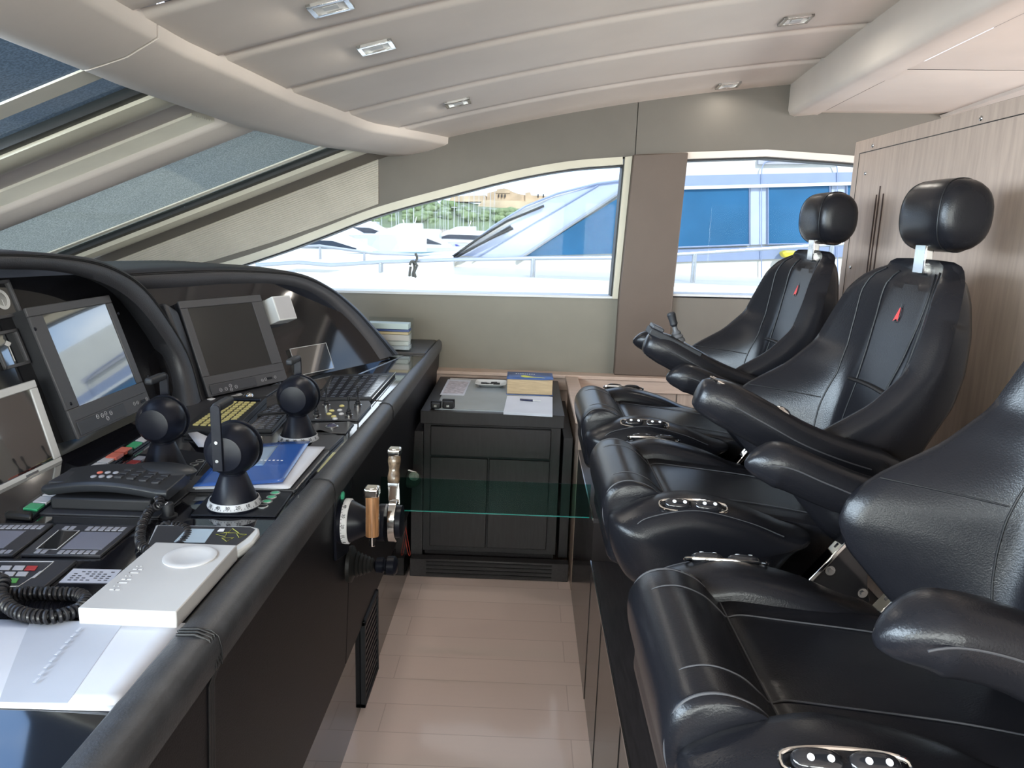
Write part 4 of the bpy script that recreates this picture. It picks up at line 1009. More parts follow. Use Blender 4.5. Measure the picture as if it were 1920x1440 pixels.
obj('faint_title', b, mat('faint_title_print', (.50,.53,.60), .6), t)
# ------------------------------------------------------------------ cordless style phone on its cradle
M_phone = mat('charcoal_phone_plastic', (.022,.024,.028), .38)
pc = D(190,968,ZD); F_ = Fr((pc[0]-.005,pc[1],ZD), (1,.02,0), (-.02,1,0))
t = thing('desk_phone', 'black desk telephone with keypad lying in its cradle', 'telephone', pc)
b = MB(); b.box((-.150,-.002,0),(.125,.26,.004),F_); obj('mount_plate', b, M_panel, t, bevel=.001)
b = MB(); b.box((-.112,.02,.004),(.10,.17,.030),F_); obj('cradle', b, M_matte, t, bevel=.004)
R = []
for u in np.linspace(0, 1, 22):
    x = -.135+.265*u; zt = .050+.014*math.sin(PI*min(1,u*1.08)); th = .024; w0, w1 = .035, .145
    if u < .03: th *= .7
    R.append([F_(p) for p in ((x,w0,zt-th),(x,w0-.006,zt-th*.6),(x,w0-.006,zt-th*.25),(x,w0,zt-.001),(x,w0+.02,zt),(x,w1-.03,zt+.002),(x,w1,zt+.004),(x,w1+.006,zt-th*.5),(x,w1,zt-th))])
b = MB().rings(R); h = obj('handset', b, M_phone, t, smooth=50, bevel=.002)
b = MB()
for i in range(4):
    for j in range(3):
        u = .56+.10*i; x = -.135+.265*u; zt = .0515+.014*math.sin(PI*min(1,u*1.08)); y = .058+.022*j
        kb = MB().box((x-.008,y,zt-.002),(x+.008,y+.014,zt+.0028),F_); obj('key', kb, M_panel, h, bevel=.001)
for i in range(3):
    for j in range(2):
        u = .36+.065*i; x = -.135+.265*u; zt = .0515+.014*math.sin(PI*min(1,u*1.08)); y = .062+.026*j
        kb = MB().ell((x,y,zt),(.006,.008,.003),F_,nu=12,nv=6); obj('call_key', kb, M_redc if (i == 0 and j == 1) else M_gkey, h)
b = MB(); b.box((-.128,.045,.049),(-.075,.115,.0565),F_); obj('earpiece', b, M_panel, h, bevel=.002)
b = MB(); b.ell((.06,.150,.052),(.085,.040,.016),F_,nu=28,nv=8); obj('cradle_hood', b, M_phone, t)
# coiled cord of that phone
kp = [D(292,920,ZD+.03), D(300,945,ZD+.03), D(283,955,ZD+.02), D(266,985,ZD+.014), D(264,1020,ZD+.012), D(290,1035,ZD+.012), D(330,1028,ZD+.012), D(352,1005,ZD+.012), D(345,990,ZD+.012), D(318,985,ZD+.012), D(304,988,ZD+.014)]
M_cord = mat('coiled_black_cord', (.018,.018,.021), .3)
b = MB().coil(crv(kp, 8), .0075, .0026, 58); o = obj('coiled_cord', b, M_cord); tag(o, 'black coiled telephone cord curling round beside the desk phone', 'cord', 'coiled cords on the desk')
kp = [D(-60,1060,ZD+.02), D(-6,1085,ZD+.016), D(6,1092,ZD+.03), D(0,1115,ZD+.022), D(30,1146,ZD+.016), D(90,1157,ZD+.016), D(140,1146,ZD+.012), D(160,1130,ZD+.011), D(150,1116,ZD+.011), D(110,1113,ZD+.011), D(50,1112,ZD+.011), D(12,1114,ZD+.011)]
b = MB().coil(crv(kp, 8), .0085, .0031, 64); o = obj('coiled_cord', b, M_cord); tag(o, 'thick black coiled cord lying against the white folder at lower left', 'cord', 'coiled cords on the desk')
# round rotary knob behind the cord
def knob(label, base, r, h, rough_mat=M_matte, plate_r=None):
    c = D(*base, ZD); t = thing('rotary_knob', label, 'knob', c, 'small black rotary knobs on the desk'); F_ = Fr(c)
    b = MB(); b.lathe([(r*1.5,0),(r*1.5,.003),(r*1.05,.004),(r,.006),(r*.92,h),(r*.8,h+.002)], F_, 24); obj('knob_body', b, rough_mat, t, smooth=30)
    b = MB(); b.box((-.0008,-r*.9,h+.002),(.0008,0,h+.003),F_); obj('knob_mark', b, M_white, t); return t
knob('round black rotary knob standing between the phone and its coiled cord', (316,968), .012, .028)
knob('small black rotary knob behind the phone cradle', (292,898), .008, .016)
knob('tiny rotary knob on the white disc at the foot of the centre hood', (397,748), .006, .018)
# magazine on a chart tray
t = plate('chart_tray', 'black shallow chart tray with chrome rail under the blue magazine', 'tray', [(350,917),(420,868),(618,843),(552,919)], .008, M_panel, bev=.001)
b = MB(); b.tube([D(554,918,ZD+.012), D(616,846,ZD+.012)], .002, 8); obj('chrome_rail', b, M_chrome, t)
M_blue = mat('blue_magazine_cover', (.03,.10,.36), .25, coat=.4)
Pm = [D(x, y, ZD+.018) for x, y in ((432,843),(582,828),(530,905),(362,915))]
def sheet(P, z, wob, n=12, ph=0, u0=0, u1=1, v0=0, v1=1, dz=0):
    R = []
    for i in range(n+1):
        r = []
        for j in range(n+1):
            u = u0+(u1-u0)*i/n; v = v0+(v1-v0)*j/n; p = (P[0]*(1-u)+P[1]*u)*(1-v)+(P[3]*(1-u)+P[2]*u)*v
            edge = wob*(math.sin(u*PI)*.6*(1-v)+.9*(1-u)**2*math.sin(v*PI*.9)*.5+.35*math.sin(u*7+ph)*v*v*.3)
            r.append((p[0], p[1], z+edge+dz))
        R.append(r)
    return MB().grid(R)
t = thing('magazine', 'blue covered magazine lying open edged on the desk behind the near lever', 'magazine', (Pm[3][0]*.5+Pm[1][0]*.5, Pm[3][1]*.5+Pm[1][1]*.5, ZD+.008))
Pp = [D(x, y, ZD+.012) for x, y in ((440,842),(607,838),(540,915),(365,916))]
for k in range(4):
    Pk = [p+np.array((.002*k*(1 if i in (1,2) else -.4), -.002*k, 0)) for i, p in enumerate(Pp)]
    obj('page', sheet(Pk, ZD+.0095+.0016*k, .006, ph=k*1.3), M_paper, t, solid=.0008)
cv = obj('cover', sheet(Pm, ZD+.019, .010, ph=.5), M_blue, t, solid=.0008)
obj('cover_picture', sheet(Pm, ZD+.0196, .010, ph=.5, u0=.12, u1=.62, v0=.10, v1=.60), mat('pale_sea_picture', (.33,.40,.46), .3, var=.4, vscale=6, col2=(.12,.25,.5)), t, solid=.0003)
b = MB(); c_ = (Pm[0]*.25+Pm[1]*.25+Pm[2]*.28+Pm[3]*.22); F9 = Fr((c_[0]+.02,c_[1],ZD+.0275),(1,.1,0),(-.1,1,0)); [b.box((-.045+.010*i,-.004+.002*(i%2),0),(-.045+.010*i+.005,.004-.001*(i%3),.0006),F9) for i in range(9)]; obj('cover_title', b, M_white, cv)
# open hatch with white papers beside the left lever
t = plate('paper_slot', 'open black storage slot holding a folded white leaflet', 'storage slot', [(345,822),(360,806),(430,800),(424,826)], .004, M_matte)
P3 = [D(x, y, ZD+.012) for x, y in ((352,812),(372,838),(400,836),(388,818))]
b = MB(); b.grid([[P3[0], P3[1]], [P3[0]*.5+P3[3]*.5+np.array((0,0,.008)), P3[1]*.5+P3[2]*.5+np.array((0,0,-.002))], [P3[3], P3[2]]]); obj('folded_leaflet', b, M_paper, t, solid=.001)
# keyboard block
kq = [(425,750),(486,752),(432,800),(355,798)]
t = plate('console_keyboard', 'black keyboard with rows of gold keys before the far monitor', 'keyboard', [(415,742),(500,744),(436,808),(340,805)], .02, M_matte)
z = ZD+.02; M_gold = mat('gold_keys', (.62,.55,.22), .4)  # one gold colour for keyboard and round keys
for i in range(12):
    for j in range(5):
        tile(t, 'key', cell(kq, .04+.19*j, .04+.19*j+.13, .03+.08*i, .03+.08*i+.045), z, .003, M_gold, bev=0)
b = MB(); b.tube([D(x, y, z+.004) for x, y in ((418,748),(488,750))], .005, 8); obj('hinge_bar', b, M_black, t)
t = plate('trackball_panel', 'grey panel with trackball and three small keys behind the keyboard', 'control panel', [(352,752),(402,722),(530,722),(500,742),(430,750),(370,795),(330,806)], .005, M_panel)
b = MB(); c = D(466,745,ZD+.006); b.ell((c[0],c[1],ZD+.008),(.018,.018,.016)); obj('trackball', b, M_chrome, t)
for k, (x, y) in enumerate(((424,745),(433,742),(442,739))): tile(t, 'key', [(x,y),(x+9,y-2),(x+13,y+1),(x+4,y+3)], ZD+.005, .001, M_silver, bev=0)
tile(t, 'white_disc', [(388,748),(396,745),(404,747),(396,750)], ZD+.005, .002, M_white)
# black keypads with thin white legends
def legend(label, quad, rows, cols, h=.010, group='black membrane keypads with fine white legends'):
    t = plate('membrane_keypad', label, 'keypad', quad, h, M_matte, group=group); z = ZD+h; b = MB()
    inn = cell(quad, .05, .95, .07, .93)
    obj_ = tile(t, 'glass_face', inn, z, .0008, mat('keypad_glass', (.02,.024,.035), .08), bev=0)
    for i in range(cols):
        for j in range(rows):
            c_ = cell(inn, (i+.22)/cols, (i+.75)/cols, (j+.40)/rows, (j+.60)/rows); P = [D(x, y, z+.0011) for x, y in c_]
            b.prism([(p[0],p[1]) for p in P], z+.0008, z+.0011)
    obj('legend', b, mat('faint_legend', (.17,.20,.25), .5), t); return t
legend('small membrane keypad just in front of the far control lever', [(494,777),(537,776),(510,806),(456,806)], 8, 3)
legend('small membrane keypad half hidden behind the far control lever', [(515,757),(560,757),(540,772),(482,776)], 5, 3)
t = legend('large glossy alarm panel of fine white text near the console end', [(620,703),(741,699),(697,747),(592,748)], 14, 6, .012, None)
b = MB(); b.tube([D(x, y, ZD+.0135) for x, y in ((742,698),(698,748))], .0018, 6); obj('panel_rail', b, M_chrome, t)
legend('thin membrane keypad at the foot of the far hood', [(532,712),(560,710),(565,718),(508,722)], 3, 6)
# joystick panel
t = plate('joystick_panel', 'dark metal panel with four small toggle joysticks and gold keys', 'control panel', [(592,752),(692,751),(696,758),(672,786),(560,786)], .008, M_panel)
z = ZD+.008
for k, (x, y) in enumerate(((594,783),(612,764),(654,783),(671,764))):
    c = D(x, y, z); F_ = Fr(c, (1,0,0), (0,1,0))
    b = MB(); b.lathe([(.0125,0),(.0125,.010),(.010,.011)], F_, 20); jo = obj('joystick_collar', b, M_chrome, t)
    b = MB(); b.lathe([(.010,.011),(.008,.014),(.0095,.017),(.006,.021),(.0075,.024),(.004,.029),(.0025,.032),(.0022,.052),(.0035,.054),(.0042,.060),(.0036,.068),(.001,.071)], F_, 16); obj('joystick_stick', b, M_matte, jo)
for x, y, m_ in ((617,777,M_gold),(622,771,M_gold),(626,782,M_gold),(641,762,M_gold),(637,770,M_wkey),(640,777,M_wkey),(628,786,M_wkey)):
    c = D(x, y, z); b = MB().lathe([(.0085,0),(.0085,.003),(.006,.005),(.001,.006)], Fr(c), 18); obj('round_key', b, m_, t)
t = plate('trackball_panel', 'thin dark panel with a single dark trackball by the edge roll', 'control panel', [(592,793),(655,790),(664,793),(648,812),(560,810)], .005, M_panel)
c = D(622,800,ZD+.005); b = MB().lathe([(.020,0),(.020,.002),(.015,.003),(.014,.0)], Fr(c), 28); r_ = obj('chrome_ring', b, M_steel, t)
b = MB().ell((c[0],c[1],ZD+.005),(.014,.014,.011)); obj('trackball', b, mat('smoky_ball', (.05,.05,.09), .05, coat=.5), t)
t = plate('button_block', 'small grey block with a row of green oval buttons by the edge roll', 'control panel', [(598,815),(645,816),(618,842),(575,842)], .010, M_panel)
# small notes stuck on the desk rim
t = plate('yellow_label', 'narrow yellowish label stuck between chart tray and edge roll', 'label', [(624,848),(632,848),(603,888),(595,884)], .001, mat('yellow_label_paper', (.42,.42,.22), .5), bev=0, part='paper')
# acrylic brochure holder on the end deck
c = D(745,655,.94); t = thing('brochure_holder', 'clear acrylic holder filled with brochures beside the wall', 'holder', (c[0],c[1],.94))
F_ = Fr((c[0]-.03,c[1]+.06,.94))
M_acr = glassmat('clear_acrylic', (.92,.95,.95), .02, 1.0)
b = MB(); b.box((-.12,-.10,0),(.10,.0,.003),F_); b.box((-.12,-.10,0),(.10,-.097,.05),F_); b.box((-.12,-.005,0),(.10,0,.15),F_); b.box((-.12,-.10,0),(-.117,0,.12),F_); b.box((.097,-.10,0),(.10,0,.12),F_)
obj('acrylic_tray', b, M_acr, t)
for k, (cl, hh, h0) in enumerate((((.55,.56,.60),.018,.004),((.66,.64,.62),.02,.024),((.45,.44,.42),.03,.046),((.50,.42,.25),.012,.078),((.04,.07,.20),.010,.092),((.45,.55,.56),.026,.104))):
    b = MB().box((-.112,-.092,h0),(.092-.004*(k%2),-.012,h0+hh),F_); o = obj('brochure', b, mat('brochure_paper_%s' % 'abcdef'[k], cl, .4)); tag(o, ['lowest grey brochure in the acrylic holder','pale brochure second from the bottom of the acrylic holder','thick grey brochure in the middle of the acrylic holder','tan brochure in the acrylic holder','thin navy brochure near the top of the acrylic holder','top pale blue brochure in the acrylic holder'][k], 'brochure', 'brochures in the acrylic holder')
# ------------------------------------------------------------------ things on the chart cabinet
ZC = .762
def C_(x, y, z=ZC): return at(x, y, 2, z)
def card(name, label, cat, px, h, mt_, z0=ZC, part='sheet', bev=0):
    P = [C_(x, y, z0+h) for x, y in px]; c = np.mean(np.array(P), axis=0); t = thing(name, label, cat, (c[0],c[1],z0))
    b = MB(); b.prism([(p[0],p[1]) for p in P], z0+.0002, z0+h); obj(part, b, mt_, t, bevel=bev); return t, P
t, P = card('printed_card', 'laminated printed card at the back left of the cabinet top', 'card', [(840,711),(883,713),(870,741),(825,740)], .002, M_paper)
b = MB(); Pi = [C_(x, y, ZC+.0026) for x, y in ((843,714),(879,716),(868,738),(830,737))]; b.prism([(p[0],p[1]) for p in Pi], ZC+.002, ZC+.0024); obj('faded_print', b, mat('faded_print_paper', (.47,.44,.48), .5, var=.3, vscale=60), t)
t, P = card('paper_stack', 'stack of blank white paper under the pen on the cabinet', 'paper', [(951,742),(1036,744),(1036,777),(944,772)], .012, M_paper, bev=.0005)
c = C_(975,749,ZC+.017); e = C_(1014,752,ZC+.017); t = thing('pen', 'blue-black pen lying on the white paper stack', 'pen', c)
d_ = (e-c); b = MB().tube([c, c+d_*.62], .0045, 10); obj('pen_barrel', b, mat('navy_pen', (.01,.012,.05), .3), t); b = MB().tube([c+d_*.62, e], .0032, 10, rr=[.0032,.0015]); obj('pen_tip', b, M_silver, t)
# thick book
bp = [C_(x, y, ZC) for x, y in ((950,741),(1036,743))]
by0 = bp[0][1]+.02; bx0, bx1 = bp[0][0]+.0, bp[1][0]-.002
def bz(y_px, Y): return at(990, y_px, 1, Y)[2]
zt_ = bz(712, by0); t = thing('thick_book', 'thick book with tan page edges and blue and yellow cover', 'book', ((bx0+bx1)/2, by0+.1, ZC))
b = MB(); b.box((bx0,by0,ZC+.003),(bx1,by0+.17,zt_)); obj('page_block', b, mat('tan_page_edges', (.48,.36,.22), .7, var=.25, vscale=30, stretch=(.6,.6,40)), t, bevel=.002)
b = MB(); b.box((bx0-.003,by0-.004,ZC),(bx1+.004,by0+.174,ZC+.003)); R = []
cv = MB(); 
for i in range(9):
    u = i/8; R.append([(bx0-.003+(bx1-bx0+.006)*u, by0-.004+.178*v, zt_+.002+(.004*max(0,u-.8)/.2*(1-v))) for v in (0,.5,1)])
cv.grid(R); obj('back_cover', b, mat('book_blue_cover', (.05,.10,.26), .35, var=.3, vscale=8), t); ct = obj('front_cover', cv, bpy.data.materials['book_blue_cover'], t, solid=.002)
b = MB(); F_ = Fr(((bx0+bx1)/2, by0+.09, zt_+.0032)); 
sw = crv([(-.045,-.02),(-.03,.0),(-.015,-.012),(.02,-.035),(.075,-.055),(.02,-.048),(-.025,-.05)], 4, closed=True); b.prism([(p[0],p[1]) for p in sw], 0, .0006, F_); obj('yellow_swoosh', b, mat('yellow_print', (.62,.62,.06), .4), ct)
b = MB(); F8 = Fr(F_((-.02,.035,.0)),(1,-.06,0),(.06,1,0)); [b.box((-.05+.011*i,-.006+.002*(i%2),0),(-.05+.011*i+.006,.006-.002*(i%3),.0006),F8) for i in range(9)]; obj('cover_title', b, M_white, ct)
# dish with odds and ends
c = C_(922,725); t = thing('square_dish', 'shallow white square dish holding keys and small parts', 'dish', (c[0],c[1],ZC)); F_ = Fr((c[0]-.005,c[1]+.02,ZC))
b = MB(); R = []
for h_, hz in ((.045,0),(.075,.018),(.073,.020),(.062,.012),(.042,.004)):
    R.append([F_((h_*1.05*math.copysign(abs(math.cos(a))**.35, math.cos(a)), h_*.85*math.copysign(abs(math.sin(a))**.35, math.sin(a)), hz)) for a in np.linspace(0, 2*PI, 41)[:-1]])
b.rings(R); obj('dish_body', b, mat('white_porcelain', (.60,.61,.60), .2), t, smooth=50)
rnd = random.Random(3)
b = MB(); k0 = F_((-.02,.0,.012)); b.tube([k0+np.array((.012*math.cos(a), .012*math.sin(a), 0)) for a in np.linspace(0, 2*PI, 17)[:-1]], .0012, 6, closed=True); b.box((-.05,-.006,.010),(-.02,.006,.016),F_); b.box((-.02,-.01,.012),(.01,-.004,.015),F_)
o = obj('key_ring', b, M_matte); tag(o, 'black key ring with keys lying in the white square dish', 'keys')
b = MB(); b.box((.012,-.014,.008),(.045,.0,.018),F_); b.cyl(F_((.0,.01,.014)),F_((.03,.016,.014)),.004,n=10); o = obj('small_fittings', b, M_seam); tag(o, 'small black metal fitting at the right of the white dish', 'fitting')
# two black pouches at the near left corner
for k, (x0p, x1p, lb) in enumerate(((807,825,'flat black strapped pouch at the left corner of the cabinet top'),(829,850,'larger black strapped pouch beside the flat pouch'))):
    a_ = C_(x0p, 767); c_ = C_(x1p, 767); w = c_[0]-a_[0]; t = thing('strap_pouch', lb, 'pouch', ((a_[0]+c_[0])/2, a_[1]+.03, ZC), 'black pouches on the cabinet')
    F_ = Fr(((a_[0]+c_[0])/2, a_[1]+.035, ZC))
    b = MB().box((-w/2,-.03,0),(w/2,.03,.024+.008*k),F_); obj('pouch_body', b, M_matte, t, bevel=.006, bseg=3)
    b = MB().box((-w/2-.003,-.008,.0),(w/2+.003,.012,.029+.008*k),F_); obj('strap', b, M_face, t, bevel=.003)
    b = MB().box((-.006,-.032,.008),(.006,-.028,.018),F_); obj('buckle', b, M_steel, t)
# ------------------------------------------------------------------ side mounted steering controls on the console face
fx = -.457
def Xf(x, y, X): return at(x, y, 0, X)
t = thing('side_control', 'tiller control with chrome and wood handles on the console face', 'control', (fx,1.98,.72))
b = MB(); pc_ = [Xf(x, y, fx) for x, y in ((624,925),(652,893),(650,1035),(627,1052))]
b.prism([(p[1],p[2]) for p in pc_], -.002, .006, Fr((fx,0,0),(0,1,0),(0,0,1))); obj('mount_plate', b, M_black, t, bevel=.002)
c0 = Xf(636,985,fx+.008); 
cc = np.array((fx+.006, c0[1]+.03, c0[2])); Fx = Fr(cc, (0,1,0), (0,0,1))
rs = .056
b = MB().lathe([(rs*1.02,0),(rs*1.02,.008),(rs*.98,.010),(rs*.98,.024),(rs*.60,.068),(rs*.62,.072),(rs*.85,.100),(rs*.85,.115)], Fx, 40); obj('cone_housing', b, M_black, t, smooth=30)
b = MB().lathe([(rs*1.03,.010),(rs*1.03,.024),(rs*.97,.026),(rs*.97,.008)], Fx, 40); rg = obj('scale_ring', b, M_white, t, smooth=30)
b = MB()
for i, tx in enumerate(('10','0','10','20','30','40')):
    a = math.radians(250-26*i); o = Fx((rs*1.035*math.cos(a), rs*1.035*math.sin(a), .017)); nrm = Fx.x*math.cos(a)+Fx.y*math.sin(a); tn = -Fx.x*math.sin(a)+Fx.y*math.cos(a)
    b.text(tx, .011, Fr(o, tn, np.cross(nrm, tn)), .0004)
    for j in range(3):
        a2 = a+math.radians(8.6*(j-1)); b.cyl(Fx((rs*1.032*math.cos(a2), rs*1.032*math.sin(a2), .0105)), Fx((rs*1.032*math.cos(a2), rs*1.032*math.sin(a2), .0135)), .0006, n=5)
obj('scale_marks', b, M_seam, rg, smooth=0)
hp = Fx((0,0,.12)); xw_ = float(hp[0])
M_walnut = mat('varnished_walnut', (.30,.15,.07), .25, var=.35, vscale=5, stretch=(30,30,2), coat=.6)
M_burl = mat('speckled_burl_wood', (.17,.12,.08), .3, var=.6, vscale=70, coat=.5)
# near handle
hb = at(698,1015,0,xw_-.02); ht = at(698,925,0,xw_-.02)
b = MB().cyl(hb+np.array((0,0,.015)), ht-np.array((0,0,.005)), .0165, n=20); h1 = obj('wooden_grip', b, M_walnut, t, smooth=40)
b = MB(); b.box((hb[0]-.0175,hb[1]-.018,ht[2]-.006),(hb[0]+.0175,hb[1]+.018,ht[2]+.018)); obj('chrome_cap', b, M_chrome, h1, bevel=.005, bseg=3)
b = MB().cyl(hb-np.array((0,0,.012)), hb+np.array((0,0,.015)), .0075, n=16); obj('grip_stub', b, M_chrome, h1, bevel=.002)
b = MB(); Fd = Fr((xw_, cc[1]+.01, cc[2]), (0,1,0), (0,0,1)); b.prism([(.048*math.cos(a)*.8, .055*math.sin(a)) for a in np.linspace(0, 2*PI, 33)[:-1]], 0, .022, Fd); obj('chrome_hub', b, M_chrome, t, bevel=.003)
b = MB(); b.lathe([(.042,.022),(.042,.034),(.036,.036)], Fd, 32); obj('hub_disc', b, M_black, t)
# far handle on its slanted chrome arm
tb = at(738,905,0,xw_+.005); tt = at(740,852,0,xw_+.005); lo = Fd((.0,.035,.012))
b = MB(); b.rings([[p+np.array((-.015,-.003,0)), p+np.array((.015,-.003,0)), p+np.array((.015,.003,0)), p+np.array((-.015,.003,0))] for p in (lo+np.array((0,.02,-.03)), tb)]); obj('slanted_arm', b, M_chrome, t, bevel=.001)
pp = [tb*(1-u)+tt*u for u in np.linspace(0,1,12)]; b = MB().tube(pp, 0.014, 18, rr=[.0145+.0015*math.sin(u*PI*3.2)+.001*u for u in np.linspace(0,1,12)]); h2 = obj('burl_grip', b, M_burl, t, smooth=60)
b = MB(); b.box((tt[0]-.017,tt[1]-.017,tt[2]-.002),(tt[0]+.017,tt[1]+.017,tt[2]+.018)); obj('chrome_cap', b, M_chrome, h2, bevel=.005, bseg=3)
c = Xf(641,929,fx+.006); b = MB().lathe([(.011,0),(.011,.004),(.008,.006),(.0005,.0065)], Fr(c,(0,1,0),(0,0,1)), 20); obj('green_button', b, M_green, t)
# rubber bellows knob below
c = Xf(668,1058,fx+.02); t = thing('bellows_lever', 'black rubber bellows with a round knob below the side control', 'lever', (fx,c[1],c[2]))
Fb = Fr((fx,c[1],c[2]),(0,1,0),(0,0,1)); pr = [(.05,0),(.05,.01)]
for k in range(6): pr += [(.040-.004*k,.014+.010*k),(.030-.003*k,.019+.010*k)]
b = MB().lathe(pr, Fb, 28); obj('bellows', b, M_rubber, t, smooth=50)
b = MB().lathe([(.010,.07),(.020,.076),(.022,.095),(.016,.098),(.017,.102),(.026,.106),(.027,.125),(.020,.132),(.001,.134)], Fb, 24); obj('round_knob', b, M_black, t, smooth=40)
# cap and cord hanging by the cabinet
c = at(770,898,1,3.05); o = obj('grey_cap', MB().ell((c[0],c[1],c[2]),(.045,.05,.035),nu=24,nv=14), mat('dark_cap_cloth', (.035,.045,.04), .8)); tag(o, 'dark round cap hanging on the peg beside the cabinet', 'cap')
b = MB(); e = at(776,893,1,3.0); b.ell((e[0],e[1],e[2]),(.022,.008,.020),nu=16,nv=8); obj('pale_patch', b, mat('pale_patch_cloth', (.30,.33,.29), .8, var=.4, vscale=40), o)
a_ = at(752,878,1,3.05); e = at(780,886,1,3.05); o = obj('wall_peg', MB().tube([a_+np.array((-.11,0,.01)), a_, e], .004, 8), M_steel); tag(o, 'slim steel peg sticking out beside the wooden handle', 'peg')
k_ = [at(x,y,1,3.1) for x, y in ((758,960),(758,990),(762,1020),(766,1040),(769,1038),(765,1015),(760,985))]; o = obj('red_cord', MB().tube(crv(k_,6), .0014, 6), mat('red_cord', (.45,.05,.03), .5)); tag(o, 'thin red cord loop hanging down beside the cabinet', 'cord')
# ------------------------------------------------------------------ outside: water, neighbour yacht, harbour, hill and fort
ZW = -2.5
M_water = mat('harbour_water', (.05,.11,.15), .08, bump=.5, bscale=1.5, spec=.6)
b = MB(); b.box((-1500,5.6,ZW-.3),(1500,420,ZW)); o = obj('harbour_water', b, M_water, smooth=0); tag(o, 'calm pale harbour water between the moored boats', 'water', kind='stuff')
M_hull = mat('white_gelcoat', (.70,.70,.68), .25, spec=.5)
M_hullc = mat('cream_gelcoat', (.60,.58,.52), .3)
M_blue_g = mat('blue_tinted_window', (.028,.115,.23), .25, var=.12, vscale=1.5, spec=.25)
M_grey_t = mat('blue_grey_trim_paint', (.24,.29,.42), .35)
M_sil = mat('stainless_rail', (.45,.46,.48), .3, metal=.8)
YN = 9.2
def an(x, y, Y=YN): return at(x, y, 1, Y)
def polyY(px, Y0, Y1, b=None, Yp=None):
    b = b or MB(); P = [an(x, y, Yp or Y0) for x, y in px]; b.prism([(p[0],p[2]) for p in P], 0, -(Y1-Y0), Fr((0,Y0,0),(1,0,0),(0,0,1))); return b
ny = thing('neighbour_yacht', 'large white motor yacht moored alongside with bright blue windows', 'yacht', (2,10,ZW))
# hull and deck
b = MB(); hp_ = [(-6.8,9.6),(-5.2,8.6),(-3.2,7.95),(-1,7.65),(3,7.5),(12,7.5),(12,13.0),(3,13.0),(-1,12.6),(-4.5,11.2)]
b.prism(hp_, ZW, 1.02); obj('hull', b, M_hull, ny, smooth=0, bevel=.02)
b = MB(); b.prism([(p[0]*.995+.02, p[1]*.99+.1) for p in hp_], 1.02, 1.05); obj('deck', b, M_hullc, ny, smooth=0)
b = polyY([(585,520),(640,500),(760,487),(850,480),(850,530),(600,545)], 9.0, 11.5); obj('foredeck_trunk', b, M_hull, ny, smooth=0, bevel=.02)
# superstructure
b = polyY([(845,487),(872,462),(925,424),(985,387),(1045,363),(1120,344),(1168,336),(1230,300),(1290,250),(2300,160),(2300,560),(850,560)], YN, 12.6); obj('superstructure', b, M_hullc, ny, smooth=0, bevel=.01)
# windscreen band on the side
b = polyY([(862,480),(1030,374),(1120,345),(1170,340),(1170,352),(980,484)], YN-.04, YN); obj('side_windscreen', b, mat('painted_sky_shine', (.40,.45,.60), .1), ny, smooth=0)  # sky shine on this glazing is painted as pale blue base colour
b = MB()
def ln(pts, r, Y=YN-.06): return MB().tube([an(x, y, Y) for x, y in pts], r, 6)
obj('windscreen_pillar', ln([(972,486),(1175,351)], .022), M_sil, ny)
obj('glass_joint', ln([(888,486),(1122,347)], .008), M_grey_t, ny)
obj('windscreen_edge', ln([(845,487),(925,424),(985,387),(1045,363),(1120,344),(1175,337)], .014), M_grey_t, ny)
b = polyY([(983,480),(1175,362),(1215,345),(1215,474)], YN-.045, YN); obj('window', b, M_blue_g, ny, smooth=0)
# side band and windows
b = polyY([(1180,344),(1290,329),(1640,322),(1640,345),(1290,350),(1180,362)], YN-.05, YN); obj('roof_band', b, M_grey_t, ny, smooth=0)
b = polyY([(1180,352),(1640,340),(1640,346),(1180,358)], YN-.08, YN-.05); obj('drip_rail', b, M_hull, ny, smooth=0)
for q in (((1225,350),(1405,346),(1405,459),(1215,466)),((1440,345),(1556,344),(1556,456),(1440,458)),((1588,344),(1700,342),(1700,455),(1588,456))):
    b = polyY(q, YN-.045, YN); w = obj('window', b, M_blue_g, ny, smooth=0)
    b = MB().tube([an(x, y, YN-.05) for x, y in q], .012, 6, closed=True); obj('window_frame', b, M_grey_t, w)
for q in (((1407,346),(1438,345),(1438,458),(1407,459)),((1559,344),(1586,344),(1586,456),(1559,456))):
    obj('window_post', polyY(q, YN-.03, YN), mat('pale_blue_post', (.42,.47,.58), .4), ny, smooth=0)
obj('side_stripe', polyY([(1180,470),(1640,456),(1640,480),(1180,494)], YN-.03, YN), M_grey_t, ny, smooth=0)
b = MB().tube([an(x, y, YN-.06) for x, y in crv([(1428,540),(1428,400),(1428,330),(1432,308),(1448,301),(1500,299),(1555,301),(1568,310),(1570,335),(1570,420),(1571,540)], 5)], .006, 6); obj('door_outline', b, M_grey_t, ny)
obj('air_louvre', polyY([(1422,297),(1576,296),(1576,306),(1422,308)], YN-.05, YN), mat('louvre_grey', (.36,.36,.40), .5), ny, smooth=0)
obj('yellow_fender_light', polyY([(1466,474),(1474,470),(1495,470),(1494,482),(1472,484)], YN-.2, YN-.06), mat('yellow_plastic', (.60,.50,.04), .4), ny, smooth=0, bevel=.02)
